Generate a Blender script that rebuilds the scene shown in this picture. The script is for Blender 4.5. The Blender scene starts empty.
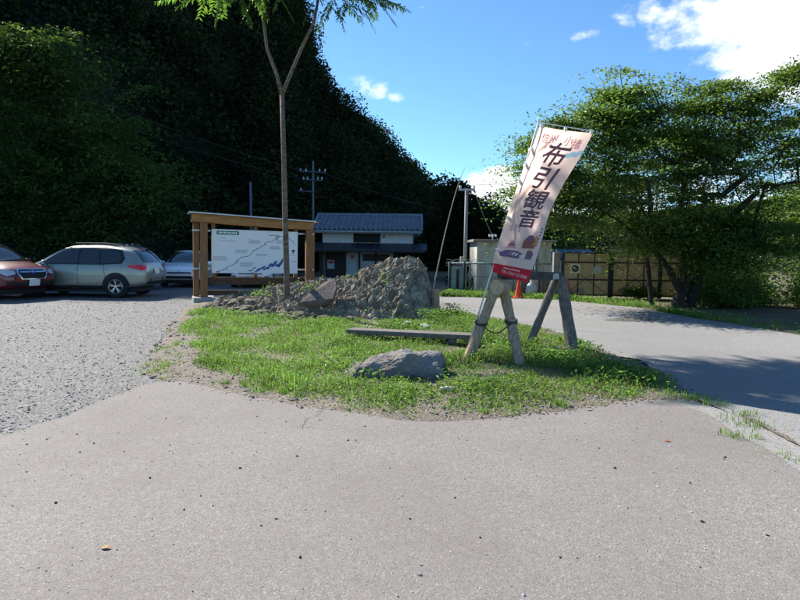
import bpy, bmesh, math, random
import numpy as np
from mathutils import Vector, Matrix, noise, Quaternion
from mathutils.bvhtree import BVHTree

R = math.radians
rng = np.random.default_rng(7)
random.seed(7)
scene = bpy.context.scene
C = scene.collection

# ------------------------------------------------------------------ camera
F = 580.0                      # focal length in pixels of an 800 px wide picture
CAM = Vector((0, 0, 1.5))
PITCH, ROLL = 4.73, 0.7
cam_d = bpy.data.cameras.new('camera')
cam = bpy.data.objects.new('camera', cam_d); C.objects.link(cam)
cam_d.sensor_width = 36; cam_d.lens = 36 * F / 800
cam_d.clip_end = 3000; cam_d.clip_start = .05
MR = Matrix.Rotation(R(90 - PITCH), 3, 'X') @ Matrix.Rotation(R(ROLL), 3, 'Z')
cam.matrix_world = Matrix.Translation(CAM) @ MR.to_4x4()
scene.camera = cam

# ------------------------------------------------------------------ light
SUN_AZ, SUN_EL = -44.0, 40.0   # azimuth from +Y, clockwise
sv = Vector((math.sin(R(SUN_AZ)) * math.cos(R(SUN_EL)), math.cos(R(SUN_AZ)) * math.cos(R(SUN_EL)), math.sin(R(SUN_EL))))
sun_d = bpy.data.lights.new('sun', 'SUN'); sun_d.energy = 5.0; sun_d.angle = R(.53); sun_d.color = (1, .95, .87)
sun = bpy.data.objects.new('sun', sun_d); C.objects.link(sun)
sun.rotation_euler = sv.to_track_quat('Z', 'Y').to_euler(); sun.location = (-30, 40, 60)
SKY = .082
scene.cycles.max_bounces = 6; scene.cycles.diffuse_bounces = 3; scene.cycles.glossy_bounces = 3; scene.cycles.transmission_bounces = 4; scene.cycles.caustics_reflective = False; scene.cycles.caustics_refractive = False
scene.view_settings.view_transform = 'Standard'; scene.view_settings.look = 'None'
scene.view_settings.gamma = 1; scene.view_settings.use_curve_mapping = False
scene.view_settings.exposure = 1.08

def ray(px, py):
    return MR @ Vector(((px - 400) / F, -(py - 300) / F, -1))
def P(px, py, Y):              # pixel + distance along +Y
    d = ray(px, py); return CAM + d * (Y / d.y)
def G(px, py, z=0.0):          # pixel on the ground
    d = ray(px, py); return CAM + d * ((z - CAM.z) / d.z)

world = bpy.data.worlds.new('World'); scene.world = world; world.use_nodes = True
def build_world():
    nt = world.node_tree; N = nt.nodes; L = nt.links; N.clear()
    out = N.new('ShaderNodeOutputWorld'); bg = N.new('ShaderNodeBackground'); bg.inputs[1].default_value = SKY
    sky = N.new('ShaderNodeTexSky'); sky.sky_type = 'NISHITA'; sky.sun_disc = False
    sky.sun_elevation = R(SUN_EL); sky.sun_rotation = R(SUN_AZ % 360); sky.altitude = 700
    sky.air_density = 1.0; sky.dust_density = .08; sky.ozone_density = 2.0
    tc = N.new('ShaderNodeTexCoord')
    def mth(op, a, b=None, clamp=False):
        n = N.new('ShaderNodeMath'); n.operation = op; n.use_clamp = clamp
        for i, q in enumerate((a, b)):
            if q is None: continue
            if isinstance(q, (int, float)): n.inputs[i].default_value = q
            else: L.new(q, n.inputs[i])
        return n.outputs[0]
    # clouds : noise on the sky directions, denser round a few cloud centres
    mp = N.new('ShaderNodeMapping'); mp.inputs['Scale'].default_value = (1, 1, 1.5); L.new(tc.outputs['Generated'], mp.inputs[0])
    n1 = N.new('ShaderNodeTexNoise'); n1.inputs['Scale'].default_value = 7; n1.inputs['Detail'].default_value = 8; n1.inputs['Roughness'].default_value = .58
    n1.inputs['Distortion'].default_value = .25
    L.new(mp.outputs[0], n1.inputs['Vector'])
    n2 = N.new('ShaderNodeTexNoise'); n2.inputs['Scale'].default_value = 26; n2.inputs['Detail'].default_value = 7; n2.inputs['Roughness'].default_value = .6
    L.new(mp.outputs[0], n2.inputs['Vector'])
    tot = mth('ADD', mth('MULTIPLY', n1.outputs['Fac'], .55), mth('MULTIPLY', n2.outputs['Fac'], .45))
    cl = [(800, 20, .18, .40), (745, 8, .15, .36), (690, 24, .10, .27), (800, 80, .085, .34), (860, 60, .14, .36), (648, 10, .05, .25), (625, 18, .045, .23), (665, 35, .06, .2),
          (362, 84, .045, .22), (376, 90, .04, .21), (394, 97, .03, .17), (576, 36, .034, .19), (594, 34, .025, .19), (530, 40, .02, .12),
          (500, 178, .045, .42), (485, 192, .07, .42), (520, 195, .08, .42), (455, 200, .05, .36), (540, 182, .05, .36), (560, 215, .10, .30), (640, 215, .12, .28), (720, 190, .12, .28), (780, 200, .12, .3), (640, 255, .16, .3), (850, 200, .2, .3)]
    for (px, py, rad, gain) in cl:
        d = ray(px, py).normalized()
        sb = N.new('ShaderNodeVectorMath'); sb.operation = 'SUBTRACT'; sb.inputs[1].default_value = d; L.new(tc.outputs['Generated'], sb.inputs[0])
        sc = N.new('ShaderNodeVectorMath'); sc.operation = 'MULTIPLY'; sc.inputs[1].default_value = (1, 1, 1.5); L.new(sb.outputs[0], sc.inputs[0])
        ln = N.new('ShaderNodeVectorMath'); ln.operation = 'LENGTH'; L.new(sc.outputs[0], ln.inputs[0])
        mr = N.new('ShaderNodeMapRange'); mr.interpolation_type = 'SMOOTHSTEP'
        mr.inputs['From Min'].default_value = rad * 1.25; mr.inputs['From Max'].default_value = 0; mr.inputs['To Min'].default_value = 0; mr.inputs['To Max'].default_value = gain
        L.new(ln.outputs['Value'], mr.inputs['Value'])
        tot = mth('MAXIMUM', tot, mth('ADD', mth('ADD', mth('MULTIPLY', n1.outputs['Fac'], .55), mth('MULTIPLY', n2.outputs['Fac'], .45)), mr.outputs[0]))
    cm = N.new('ShaderNodeMapRange'); cm.interpolation_type = 'SMOOTHSTEP'
    cm.inputs['From Min'].default_value = .64; cm.inputs['From Max'].default_value = .86
    L.new(tot, cm.inputs['Value'])
    fac = mth('MULTIPLY', cm.outputs[0], .95)
    mix = N.new('ShaderNodeMix'); mix.data_type = 'RGBA'
    L.new(fac, mix.inputs['Factor'])
    tint = N.new('ShaderNodeMix'); tint.data_type = 'RGBA'; tint.blend_type = 'MULTIPLY'; tint.inputs['Factor'].default_value = 1
    tint.inputs['B'].default_value = (.68, .97, 1.16, 1)
    L.new(sky.outputs[0], tint.inputs['A']); L.new(tint.outputs['Result'], mix.inputs['A'])
    mix.inputs['B'].default_value = (8.6, 8.8, 9.1, 1)
    L.new(mix.outputs['Result'], bg.inputs[0]); L.new(bg.outputs[0], out.inputs[0])
build_world()

# ------------------------------------------------------------------ helpers
def link(o, parent=None):
    C.objects.link(o)
    if parent is not None: o.parent = parent
    return o
def tag(o, label, cat, group=None):
    o['label'] = label; o['category'] = cat
    if group: o['group'] = group
    return o
def thing(name, label, cat, loc=(0, 0, 0), rz=0, group=None):
    o = bpy.data.objects.new(name, None); o.empty_display_size = .2; C.objects.link(o)
    o.location = loc; o.rotation_euler = (0, 0, rz)
    return tag(o, label, cat, group)
def structure(o): o['kind'] = 'structure'; return o
def stuff(o, label=None, cat=None):
    o['kind'] = 'stuff'
    if label: o['label'] = label; o['category'] = cat
    return o

def np_mesh(name, V, quads=None, tris=None, mat=None, parent=None, smooth=False):
    me = bpy.data.meshes.new(name)
    V = np.asarray(V, np.float32).reshape(-1, 3)
    me.vertices.add(len(V)); me.vertices.foreach_set('co', V.ravel())
    parts, st, tl = [], [], []
    base = 0
    for a, k in ((quads, 4), (tris, 3)):
        if a is None or len(a) == 0: continue
        a = np.asarray(a, np.int32).reshape(-1, k); parts.append(a.ravel())
        st.append(base + np.arange(len(a)) * k); tl.append(np.full(len(a), k)); base += a.size
    li = np.concatenate(parts); st = np.concatenate(st).astype(np.int32); tl = np.concatenate(tl).astype(np.int32)
    me.loops.add(len(li)); me.loops.foreach_set('vertex_index', li.astype(np.int32))
    me.polygons.add(len(st)); me.polygons.foreach_set('loop_start', st); me.polygons.foreach_set('loop_total', tl)
    me.polygons.foreach_set('use_smooth', np.full(len(st), smooth))
    me.update(calc_edges=True); me.validate()
    if mat: me.materials.append(mat)
    return link(bpy.data.objects.new(name, me), parent)

class MB:
    def __init__(s): s.v = []; s.f = []; s.mi = []; s.cur = 0
    def add(s, vs, fs):
        b = len(s.v); s.v += [tuple(q) for q in vs]
        for f in fs: s.f.append([i + b for i in f]); s.mi.append(s.cur)
        return s
    def box(s, c, size, M=None, taper=1.0):
        hx, hy, hz = [q / 2 for q in size]; vs = []
        for z in (-1, 1):
            t = taper if z > 0 else 1
            for x, y in ((-1, -1), (1, -1), (1, 1), (-1, 1)):
                p = Vector((x * hx * t, y * hy * t, z * hz))
                if M is not None: p = M @ p
                vs.append(p + Vector(c))
        return s.add(vs, [(3, 2, 1, 0), (4, 5, 6, 7), (0, 1, 5, 4), (1, 2, 6, 5), (2, 3, 7, 6), (3, 0, 4, 7)])
    def beam(s, a, b, w, h, up=(0, 0, 1)):
        a = Vector(a); b = Vector(b); d = (b - a); L = d.length; d.normalize()
        sx = d.cross(Vector(up)); 
        if sx.length < 1e-4: sx = d.cross(Vector((0, 1, 0)))
        sx.normalize(); u = sx.cross(d)
        M = Matrix((sx, d, u)).transposed()
        return s.box((a + b) / 2, (w, L, h), M)
    def tube(s, pts, rad, n=8, cap=True):
        pts = [Vector(p) for p in pts]
        if not hasattr(rad, '__len__'): rad = [rad] * len(pts)
        vs = []; fs = []; ref = None
        for i, p in enumerate(pts):
            d = (pts[min(i + 1, len(pts) - 1)] - pts[max(i - 1, 0)])
            if d.length < 1e-9: d = Vector((0, 0, 1))
            d.normalize()
            if ref is None: ref = d.orthogonal().normalized()
            x = (ref - d * ref.dot(d))
            if x.length < 1e-5: x = d.orthogonal()
            x.normalize(); ref = x; y = d.cross(x)
            for k in range(n):
                a = 2 * math.pi * k / n
                vs.append(p + (x * math.cos(a) + y * math.sin(a)) * rad[i])
        for i in range(len(pts) - 1):
            for k in range(n):
                a = i * n + k; b = i * n + (k + 1) % n
                fs.append((a, b, b + n, a + n))
        if cap:
            fs.append(tuple(range(n))[::-1]); fs.append(tuple(range((len(pts) - 1) * n, len(pts) * n)))
        return s.add(vs, fs)
    def prism(s, poly, a, b):      # poly: list of 3D points, extruded by vector b-a
        off = Vector(b) - Vector(a); n = len(poly)
        p0 = [Vector(p) for p in poly]; p1 = [p + off for p in p0]
        fs = [tuple(range(n))[::-1], tuple(range(n, 2 * n))] + [(i, (i + 1) % n, n + (i + 1) % n, n + i) for i in range(n)]
        return s.add(p0 + p1, fs)
    def lathe(s, prof, n=24, axis='Z', c=(0, 0, 0)):
        vs = []; fs = []; m = len(prof)
        for k in range(n):
            a = 2 * math.pi * k / n
            for r, h in prof:
                x, y = r * math.cos(a), r * math.sin(a)
                q = (x, y, h) if axis == 'Z' else ((x, h, y) if axis == 'Y' else (h, x, y))
                vs.append(Vector(q) + Vector(c))
        for k in range(n):
            for j in range(m - 1):
                a = k * m + j; b = ((k + 1) % n) * m + j
                fs.append((a, b, b + 1, a + 1))
        return s.add(vs, fs)
    def build(s, name, mat, parent=None, smooth=False, bevel=0, fix=True):
        me = bpy.data.meshes.new(name); me.from_pydata(s.v, [], s.f)
        mats = mat if isinstance(mat, (list, tuple)) else [mat]
        for m in mats: me.materials.append(m)
        if len(mats) > 1: me.polygons.foreach_set('material_index', s.mi)
        if fix:
            bm = bmesh.new(); bm.from_mesh(me); bmesh.ops.recalc_face_normals(bm, faces=bm.faces); bm.to_mesh(me); bm.free()
        me.polygons.foreach_set('use_smooth', [smooth] * len(me.polygons))
        me.update()
        o = link(bpy.data.objects.new(name, me), parent)
        if bevel:
            m = o.modifiers.new('bevel', 'BEVEL'); m.width = bevel; m.segments = 2; m.limit_method = 'ANGLE'
        return o
def inst(o, name, parent, loc=(0, 0, 0), rot=(0, 0, 0), scale=(1, 1, 1)):
    c = bpy.data.objects.new(name, o.data); link(c, parent); c.location = loc; c.rotation_euler = rot; c.scale = scale
    return c

def fbm(p, sc=1, oc=4):
    return noise.fractal(Vector(p) * sc, 1.0, 2.0, oc)

# ------------------------------------------------------------------ materials
MATS = {}
def mat(name, col, rough=.8, var=.0, vscale=5.0, col2=None, bump=0, bscale=40, metal=0, spec=.3, island=0, coat=0, detail=5, stretch=None):
    if name in MATS: return MATS[name]
    m = bpy.data.materials.new(name); m.use_nodes = True; nt = m.node_tree; N = nt.nodes; L = nt.links
    b = N['Principled BSDF']; b.inputs['Roughness'].default_value = rough; b.inputs['Metallic'].default_value = metal
    b.inputs['Specular IOR Level'].default_value = spec; b.inputs['Coat Weight'].default_value = coat; b.inputs['Coat Roughness'].default_value = .05
    b.inputs['Base Color'].default_value = (*col, 1)
    vec = None
    if var or bump or col2:
        tc = N.new('ShaderNodeTexCoord'); vec = tc.outputs['Object']
        if stretch:
            mp = N.new('ShaderNodeMapping'); mp.inputs['Scale'].default_value = stretch; L.new(vec, mp.inputs[0]); vec = mp.outputs[0]
    cur = None
    if var or col2:
        n = N.new('ShaderNodeTexNoise'); n.inputs['Scale'].default_value = vscale; n.inputs['Detail'].default_value = detail; n.inputs['Roughness'].default_value = .6
        L.new(vec, n.inputs['Vector'])
        r = N.new('ShaderNodeValToRGB'); L.new(n.outputs['Fac'], r.inputs[0])
        r.color_ramp.elements[0].position = .32; r.color_ramp.elements[1].position = .68
        if col2 is None: c0 = [max(0, q * (1 - var)) for q in col]; c1 = [min(1, q * (1 + var)) for q in col]
        else: c0, c1 = col, col2
        r.color_ramp.elements[0].color = (*c0, 1); r.color_ramp.elements[1].color = (*c1, 1)
        cur = r.outputs[0]
    if island:
        g = N.new('ShaderNodeNewGeometry'); mr = N.new('ShaderNodeMapRange'); mr.inputs['To Min'].default_value = 1 - island; mr.inputs['To Max'].default_value = 1 + island
        L.new(g.outputs['Random Per Island'], mr.inputs['Value'])
        mx = N.new('ShaderNodeMix'); mx.data_type = 'RGBA'; mx.blend_type = 'MULTIPLY'; mx.inputs['Factor'].default_value = 1
        if cur is not None: L.new(cur, mx.inputs['A'])
        else: mx.inputs['A'].default_value = (*col, 1)
        L.new(mr.outputs[0], mx.inputs['B']); cur = mx.outputs['Result']
    if cur is not None: L.new(cur, b.inputs['Base Color'])
    if bump:
        n = N.new('ShaderNodeTexNoise'); n.inputs['Scale'].default_value = bscale; n.inputs['Detail'].default_value = 6; L.new(vec, n.inputs['Vector'])
        bp = N.new('ShaderNodeBump'); bp.inputs['Strength'].default_value = bump; bp.inputs['Distance'].default_value = .02
        L.new(n.outputs['Fac'], bp.inputs['Height']); L.new(bp.outputs[0], b.inputs['Normal'])
    MATS[name] = m; return m

def leaf_mat(name, col, trans=.35, island=.35, tcol=None, rough=.5, spec=.25, patch=0, pscale=.3):
    m = bpy.data.materials.new(name); m.use_nodes = True; nt = m.node_tree; N = nt.nodes; L = nt.links
    b = N['Principled BSDF']; b.inputs['Roughness'].default_value = rough; b.inputs['Specular IOR Level'].default_value = spec
    g = N.new('ShaderNodeNewGeometry')
    r = N.new('ShaderNodeValToRGB'); L.new(g.outputs['Random Per Island'], r.inputs[0])
    e = r.color_ramp.elements; e[0].color = (*[q * (1 - island) for q in col], 1); e[1].color = (col[0] * (1 + island * 1.3), col[1] * (1 + island), col[2] * (1 + island * .5), 1)
    pm = None; base_out = r.outputs[0]
    if patch:                                  # patches of lighter and darker plants
        tcn = N.new('ShaderNodeTexCoord'); pn = N.new('ShaderNodeTexNoise'); pn.inputs['Scale'].default_value = pscale; pn.inputs['Detail'].default_value = 3; L.new(tcn.outputs['Object'], pn.inputs['Vector'])
        pm = N.new('ShaderNodeMapRange'); pm.inputs['From Min'].default_value = .3; pm.inputs['From Max'].default_value = .7; pm.inputs['To Min'].default_value = 1 - patch; pm.inputs['To Max'].default_value = 1 + patch * 1.4; L.new(pn.outputs['Fac'], pm.inputs['Value'])
        px_ = N.new('ShaderNodeMix'); px_.data_type = 'RGBA'; px_.blend_type = 'MULTIPLY'; px_.inputs['Factor'].default_value = 1; L.new(base_out, px_.inputs['A']); L.new(pm.outputs[0], px_.inputs['B']); base_out = px_.outputs['Result']
    L.new(base_out, b.inputs['Base Color'])
    t = N.new('ShaderNodeBsdfTranslucent')
    tc = tcol or (col[0] * 2.6, col[1] * 2.3, col[2] * 1.0)
    mx = N.new('ShaderNodeMix'); mx.data_type = 'RGBA'; mx.blend_type = 'MULTIPLY'; mx.inputs['Factor'].default_value = 1
    mr = N.new('ShaderNodeMapRange'); mr.inputs['To Min'].default_value = 1 - island; mr.inputs['To Max'].default_value = 1 + island * .6
    L.new(g.outputs['Random Per Island'], mr.inputs['Value']); mx.inputs['A'].default_value = (*tc, 1); L.new(mr.outputs[0], mx.inputs['B'])
    to = mx.outputs['Result']
    if pm:
        p2 = N.new('ShaderNodeMix'); p2.data_type = 'RGBA'; p2.blend_type = 'MULTIPLY'; p2.inputs['Factor'].default_value = 1; L.new(to, p2.inputs['A']); L.new(pm.outputs[0], p2.inputs['B']); to = p2.outputs['Result']
    L.new(to, t.inputs[0])
    ms = N.new('ShaderNodeMixShader'); ms.inputs[0].default_value = trans
    L.new(b.outputs[0], ms.inputs[1]); L.new(t.outputs[0], ms.inputs[2]); L.new(ms.outputs[0], N['Material Output'].inputs[0])
    return m

def granular(name, base, dark, light, cell=90, blot=.5, blot_col=None, bump=.5, rough=.85, dist=.006, weights=(.18, .8), blot_w=.5):
    """asphalt / gravel: cells of stones with their own grey, plus large patches of wear"""
    m = bpy.data.materials.new(name); m.use_nodes = True; nt = m.node_tree; N = nt.nodes; L = nt.links
    b = N['Principled BSDF']; b.inputs['Roughness'].default_value = rough; b.inputs['Specular IOR Level'].default_value = .2
    tc = N.new('ShaderNodeTexCoord')
    v = N.new('ShaderNodeTexVoronoi'); v.inputs['Scale'].default_value = cell; L.new(tc.outputs['Object'], v.inputs['Vector'])
    sp = N.new('ShaderNodeSeparateColor'); L.new(v.outputs['Color'], sp.inputs[0])
    r = N.new('ShaderNodeValToRGB'); L.new(sp.outputs[0], r.inputs[0])
    e = r.color_ramp.elements; e[0].color = (*dark, 1); e[0].position = weights[0] * .3; e[1].color = (*light, 1)
    q = e.new(weights[0]); q.color = (*base, 1); q = e.new(weights[1]); q.color = (*[x * 1.12 for x in base], 1)
    n = N.new('ShaderNodeTexNoise'); n.inputs['Scale'].default_value = blot; n.inputs['Detail'].default_value = 6; n.inputs['Roughness'].default_value = .65
    L.new(tc.outputs['Object'], n.inputs['Vector'])
    n3 = N.new('ShaderNodeTexNoise'); n3.inputs['Scale'].default_value = cell * .22; n3.inputs['Detail'].default_value = 3
    L.new(tc.outputs['Object'], n3.inputs['Vector'])
    mr3 = N.new('ShaderNodeMapRange'); mr3.inputs['To Min'].default_value = .72; mr3.inputs['To Max'].default_value = 1.28; L.new(n3.outputs['Fac'], mr3.inputs['Value'])
    mu = N.new('ShaderNodeMix'); mu.data_type = 'RGBA'; mu.blend_type = 'MULTIPLY'; mu.inputs['Factor'].default_value = 1
    L.new(r.outputs[0], mu.inputs['A']); L.new(mr3.outputs[0], mu.inputs['B'])
    mr = N.new('ShaderNodeMapRange'); mr.inputs['From Min'].default_value = .35; mr.inputs['From Max'].default_value = .7; mr.inputs['To Max'].default_value = blot_w
    L.new(n.outputs['Fac'], mr.inputs['Value'])
    mx = N.new('ShaderNodeMix'); mx.data_type = 'RGBA'; L.new(mr.outputs[0], mx.inputs['Factor']); L.new(mu.outputs['Result'], mx.inputs['A'])
    mx.inputs['B'].default_value = (*(blot_col or [x * .8 for x in base]), 1)
    L.new(mx.outputs['Result'], b.inputs['Base Color'])
    bp = N.new('ShaderNodeBump'); bp.inputs['Strength'].default_value = bump; bp.inputs['Distance'].default_value = dist
    inv = N.new('ShaderNodeMath'); inv.operation = 'SUBTRACT'; inv.inputs[0].default_value = 1; L.new(v.outputs['Distance'], inv.inputs[1])
    L.new(inv.outputs[0], bp.inputs['Height']); L.new(bp.outputs[0], b.inputs['Normal'])
    return m

M_ASPH = granular('asphalt_apron', (.200, .183, .168), (.118, .107, .098), (.36, .34, .32), cell=160, blot=.5, blot_col=(.158, .141, .128), bump=.42, dist=.0035, blot_w=.75, weights=(.15, .85))
M_ROAD = granular('asphalt_road', (.225, .218, .207), (.15, .147, .14), (.30, .295, .285), cell=90, blot=.35, blot_col=(.175, .167, .156), bump=.3, dist=.004, blot_w=.7)
M_GRAV = granular('gravel', (.145, .142, .139), (.07, .068, .066), (.29, .287, .28), cell=46, blot=.7, blot_col=(.15, .138, .124), bump=.8, dist=.011, weights=(.3, .7), blot_w=.6)
M_CONC = granular('gutter_concrete', (.235, .228, .218), (.16, .153, .145), (.33, .325, .315), cell=60, blot=2.0, blot_col=(.22, .205, .18), bump=.3)
M_SOIL = granular('soil', (.165, .137, .110), (.085, .068, .053), (.30, .27, .235), cell=55, blot=3, blot_col=(.125, .10, .076), bump=.8, dist=.012)
M_GROUND = mat('ground_dirt', (.075, .07, .035), .95, col2=(.13, .11, .07), vscale=.9, bump=.6, bscale=8)
M_GRASS = leaf_mat('grass_blades', (.10, .20, .036), .42, .4, tcol=(.25, .44, .065), patch=.24, pscale=1.3)
M_WEED = leaf_mat('weed_leaves', (.085, .17, .036), .38, .42, tcol=(.225, .41, .06), patch=.24, pscale=1.7)
M_DRYG = leaf_mat('dry_grass', (.22, .17, .08), .3, .4)
M_CHERRY = leaf_mat('cherry_leaves', (.058, .102, .027), .45, .45, tcol=(.19, .31, .042), rough=.42, spec=.35, patch=.3, pscale=.7)
M_FROND = leaf_mat('frond_leaves', (.055, .11, .02), .48, .3, tcol=(.18, .36, .04), rough=.45)
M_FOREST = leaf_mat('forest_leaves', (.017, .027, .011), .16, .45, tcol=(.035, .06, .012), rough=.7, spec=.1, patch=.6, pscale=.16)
M_MAPLE = leaf_mat('maple_leaves', (.042, .07, .024), .32, .5, tcol=(.15, .25, .036), rough=.6, spec=.15, patch=.45, pscale=.4)
M_BUSH = leaf_mat('bush_leaves', (.075, .135, .03), .38, .4, tcol=(.22, .36, .05))
M_BARK = mat('bark_dark', (.032, .028, .024), .95, .4, 12, bump=.8, bscale=30)
M_BARKL = mat('bark_pale', (.16, .12, .09), .9, .5, 9, bump=.9, bscale=30, stretch=(1, 1, 2.2))
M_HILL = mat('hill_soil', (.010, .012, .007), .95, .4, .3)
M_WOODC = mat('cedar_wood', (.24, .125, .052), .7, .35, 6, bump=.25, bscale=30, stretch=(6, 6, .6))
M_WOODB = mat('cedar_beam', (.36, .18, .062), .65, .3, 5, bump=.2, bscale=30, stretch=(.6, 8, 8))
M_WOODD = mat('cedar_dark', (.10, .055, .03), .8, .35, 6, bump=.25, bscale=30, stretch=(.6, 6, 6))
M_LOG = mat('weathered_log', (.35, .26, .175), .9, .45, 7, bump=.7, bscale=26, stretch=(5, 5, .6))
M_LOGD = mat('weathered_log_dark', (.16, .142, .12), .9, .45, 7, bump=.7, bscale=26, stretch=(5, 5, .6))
M_ENDG = mat('log_end', (.42, .33, .22), .9, .35, 9, bump=.5, bscale=40)
M_PLANK = mat('old_plank', (.15, .135, .12), .85, .35, 5, bump=.5, bscale=25, stretch=(.6, 8, 8))
M_WHITE = mat('white_panel', (.78, .80, .82), .35, .03, 2)
M_GREEN = mat('sign_green', (.02, .16, .09), .5)
M_BLUE = mat('print_blue', (.05, .13, .33), .5)
M_INK = mat('print_black', (.03, .03, .035), .6)
M_INKG = mat('print_grey', (.22, .24, .27), .6)
M_RED = mat('print_red', (.62, .035, .045), .6)
M_WPRINT = mat('print_white', (.85, .85, .85), .6)
M_METAL = mat('grey_metal', (.42, .43, .44), .4, .1, 8, metal=.7)
M_STEEL = mat('dark_steel', (.05, .045, .04), .6, .3, 10, metal=.3)
M_CONCRETE = mat('concrete', (.36, .345, .32), .9, .25, 4, bump=.4, bscale=60)
M_POLE = mat('concrete_pole', (.33, .31, .28), .85, .15, 5)
M_WIRE = mat('cable_black', (.03, .03, .033), .6)
M_PLASTER = mat('white_plaster', (.74, .75, .75), .85, .06, 3)
M_SHED = mat('shed_render', (.50, .465, .40), .9, .35, 2.2, bump=.2, bscale=30, stretch=(2.2, 2.2, .5))
M_DARKWOOD = mat('dark_wood', (.035, .028, .024), .75, .3, 8)
M_TILE = mat('roof_tile', (.155, .172, .20), .4, .3, 5, spec=.5)
M_GLASSD = mat('dark_glass', (.012, .014, .017), .06, spec=.6)
M_FRP = leaf_mat('translucent_panel', (.38, .335, .235), .3, .14, tcol=(.44, .38, .24), rough=.5)
M_TEAL = mat('green_paint', (.13, .20, .18), .6, .35, 6)
M_PALEGREEN = mat('pale_green_sheet', (.32, .42, .39), .6, .2, 5)
M_CONE = mat('cone_red', (.75, .06, .03), .45)
M_BLUESHEET = mat('blue_roof', (.03, .06, .085), .5, .2, 4)

# ------------------------------------------------------------------ ground sheets
def gz(x, y):
    t = min(max((y - 27) / 13, 0), 1); t = t * t * (3 - 2 * t)
    return -.5 * t
def sheet(name, poly, z, m, step=None, jitter=0):
    pts = []
    n = len(poly)
    for i in range(n):
        a = Vector(poly[i]).to_2d(); b = Vector(poly[(i + 1) % n]).to_2d()
        L = (b - a).length; k = max(1, int(L / .12)) if (jitter and L < 12) else 1
        for j in range(k):
            q = a.lerp(b, j / k)
            if jitter:
                q = q + Vector((fbm((q.x, q.y, 1), 2.5), fbm((q.x, q.y, 7), 2.5))) * jitter + Vector((fbm((q.x, q.y, 3), 9, 3), fbm((q.x, q.y, 5), 9, 3))) * jitter * .35
            pts.append((q.x, q.y, z))
    bm = bmesh.new(); f = bm.faces.new([bm.verts.new(p) for p in pts])
    bmesh.ops.triangulate(bm, faces=[f])
    bmesh.ops.recalc_face_normals(bm, faces=bm.faces)
    if sum(f.normal.z for f in bm.faces) < 0: bmesh.ops.reverse_faces(bm, faces=bm.faces)
    me = bpy.data.meshes.new(name); bm.to_mesh(me); bm.free(); me.materials.append(m)
    return link(bpy.data.objects.new(name, me))

xs = np.concatenate([np.linspace(-600, -45, 12), np.linspace(-40, 40, 61), np.linspace(45, 600, 12)])
ys = np.concatenate([np.linspace(-300, -12, 6), np.linspace(-8, 60, 69), np.linspace(66, 600, 14)])
GX, GY = np.meshgrid(xs, ys)
GZ = np.vectorize(gz)(GX, GY) - .02
iy, ix = np.meshgrid(np.arange(len(ys) - 1), np.arange(len(xs) - 1), indexing='ij')
w = len(xs); a = iy * w + ix
structure(np_mesh('ground', np.stack([GX, GY, GZ], -1), np.stack([a, a + 1, a + 1 + w, a + w], -1), mat=M_GROUND, smooth=True))

def GP(lst, z=0): return [G(x, y, z) for x, y in lst]
gravel = structure(sheet('gravel_lot', [(-40, 2.2, 0), (-9, 2.2, 0)] + GP([(0, 445), (60, 428), (110, 406), (155, 391), (230, 395), (300, 360)]) + [Vector((-1, 16.6, 0)), Vector((-1.0, 26.5, 0)), Vector((-40, 26.5, 0))], 0.0, M_GRAV))
road = structure(sheet('road', GP([(690, 396), (640, 360), (440, 330), (420, 306)]) + [Vector((-1.6, 17.2, 0)), Vector((-2.4, 26.4, 0)), Vector((1.0, 26.0, 0))] +
        GP([(440, 296.5), (480, 297.5), (560, 300), (640, 308), (700, 319), (800, 335), (900, 352)]) + [Vector((30, 10, 0)), Vector((30, -8, 0)), Vector((9, -8, 0))] + GP([(1200, 660), (900, 499), (800, 449), (740, 417)]), 0.004, M_ROAD, jitter=.05))
gutter = structure(sheet('gutter', GP([(655, 398), (705, 417), (800, 472), (900, 532), (1150, 690), (1190, 658), (900, 499), (800, 449), (740, 417), (690, 400)]), 0.008, M_CONC, jitter=.03))
apron = structure(sheet('asphalt_apron', [Vector((-10, -8, 0)), Vector((8, -8, 0))] + GP([(1150, 692), (900, 533), (800, 471), (705, 415), (660, 397), (590, 375), (400, 375), (250, 378), (200, 381), (155, 383), (110, 398), (60, 420), (0, 437)]) + [Vector((-5.2, 3.4, 0)), Vector((-10, 2.6, 0))], 0.012, M_ASPH, jitter=.06))
# an old repair patch on the road and a crack on the apron
pp = [G(632 + 24 * math.cos(t) * (1 + .25 * math.sin(3 * t)), 319.5 + 2.2 * math.sin(t)) for t in np.linspace(0, 2 * math.pi, 14, endpoint=False)]
pt = sheet('road_patch', pp, .0085, mat('patch_tar', (.12, .115, .10), .9, .25, 6), jitter=.04); pt.parent = road
mb = MB()
def crack(pxs, wd, z):
    q = [G(x, y) for x, y in pxs]; pts = []
    for i in range(len(q) - 1):
        for j in range(6): pts.append(q[i].lerp(q[i + 1], j / 6))
    pts.append(q[-1]); vs = []
    for i, p in enumerate(pts):
        d = (pts[min(i + 1, len(pts) - 1)] - pts[max(i - 1, 0)]).normalized(); n = Vector((-d.y, d.x, 0))
        p = p + n * .025 * fbm((p.x, p.y, 2), 8); ww = wd * (.5 + abs(fbm((p.x, p.y, 9), 6)))
        vs += [(p.x - n.x * ww, p.y - n.y * ww, z), (p.x + n.x * ww, p.y + n.y * ww, z)]
    mb.add(vs, [(2 * i, 2 * i + 1, 2 * i + 3, 2 * i + 2) for i in range(len(pts) - 1)])
crack([(326, 408), (316, 418), (308, 420), (302, 430)], .0022, .0165)
mb.build('crack', mat('crack_tar', (.05, .045, .04), .95), apron)
mb = MB(); crack([(742, 416), (770, 431), (800, 447), (860, 478)], .035, .0165)
mb.build('dirt_line', M_SOIL, gutter)

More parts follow.
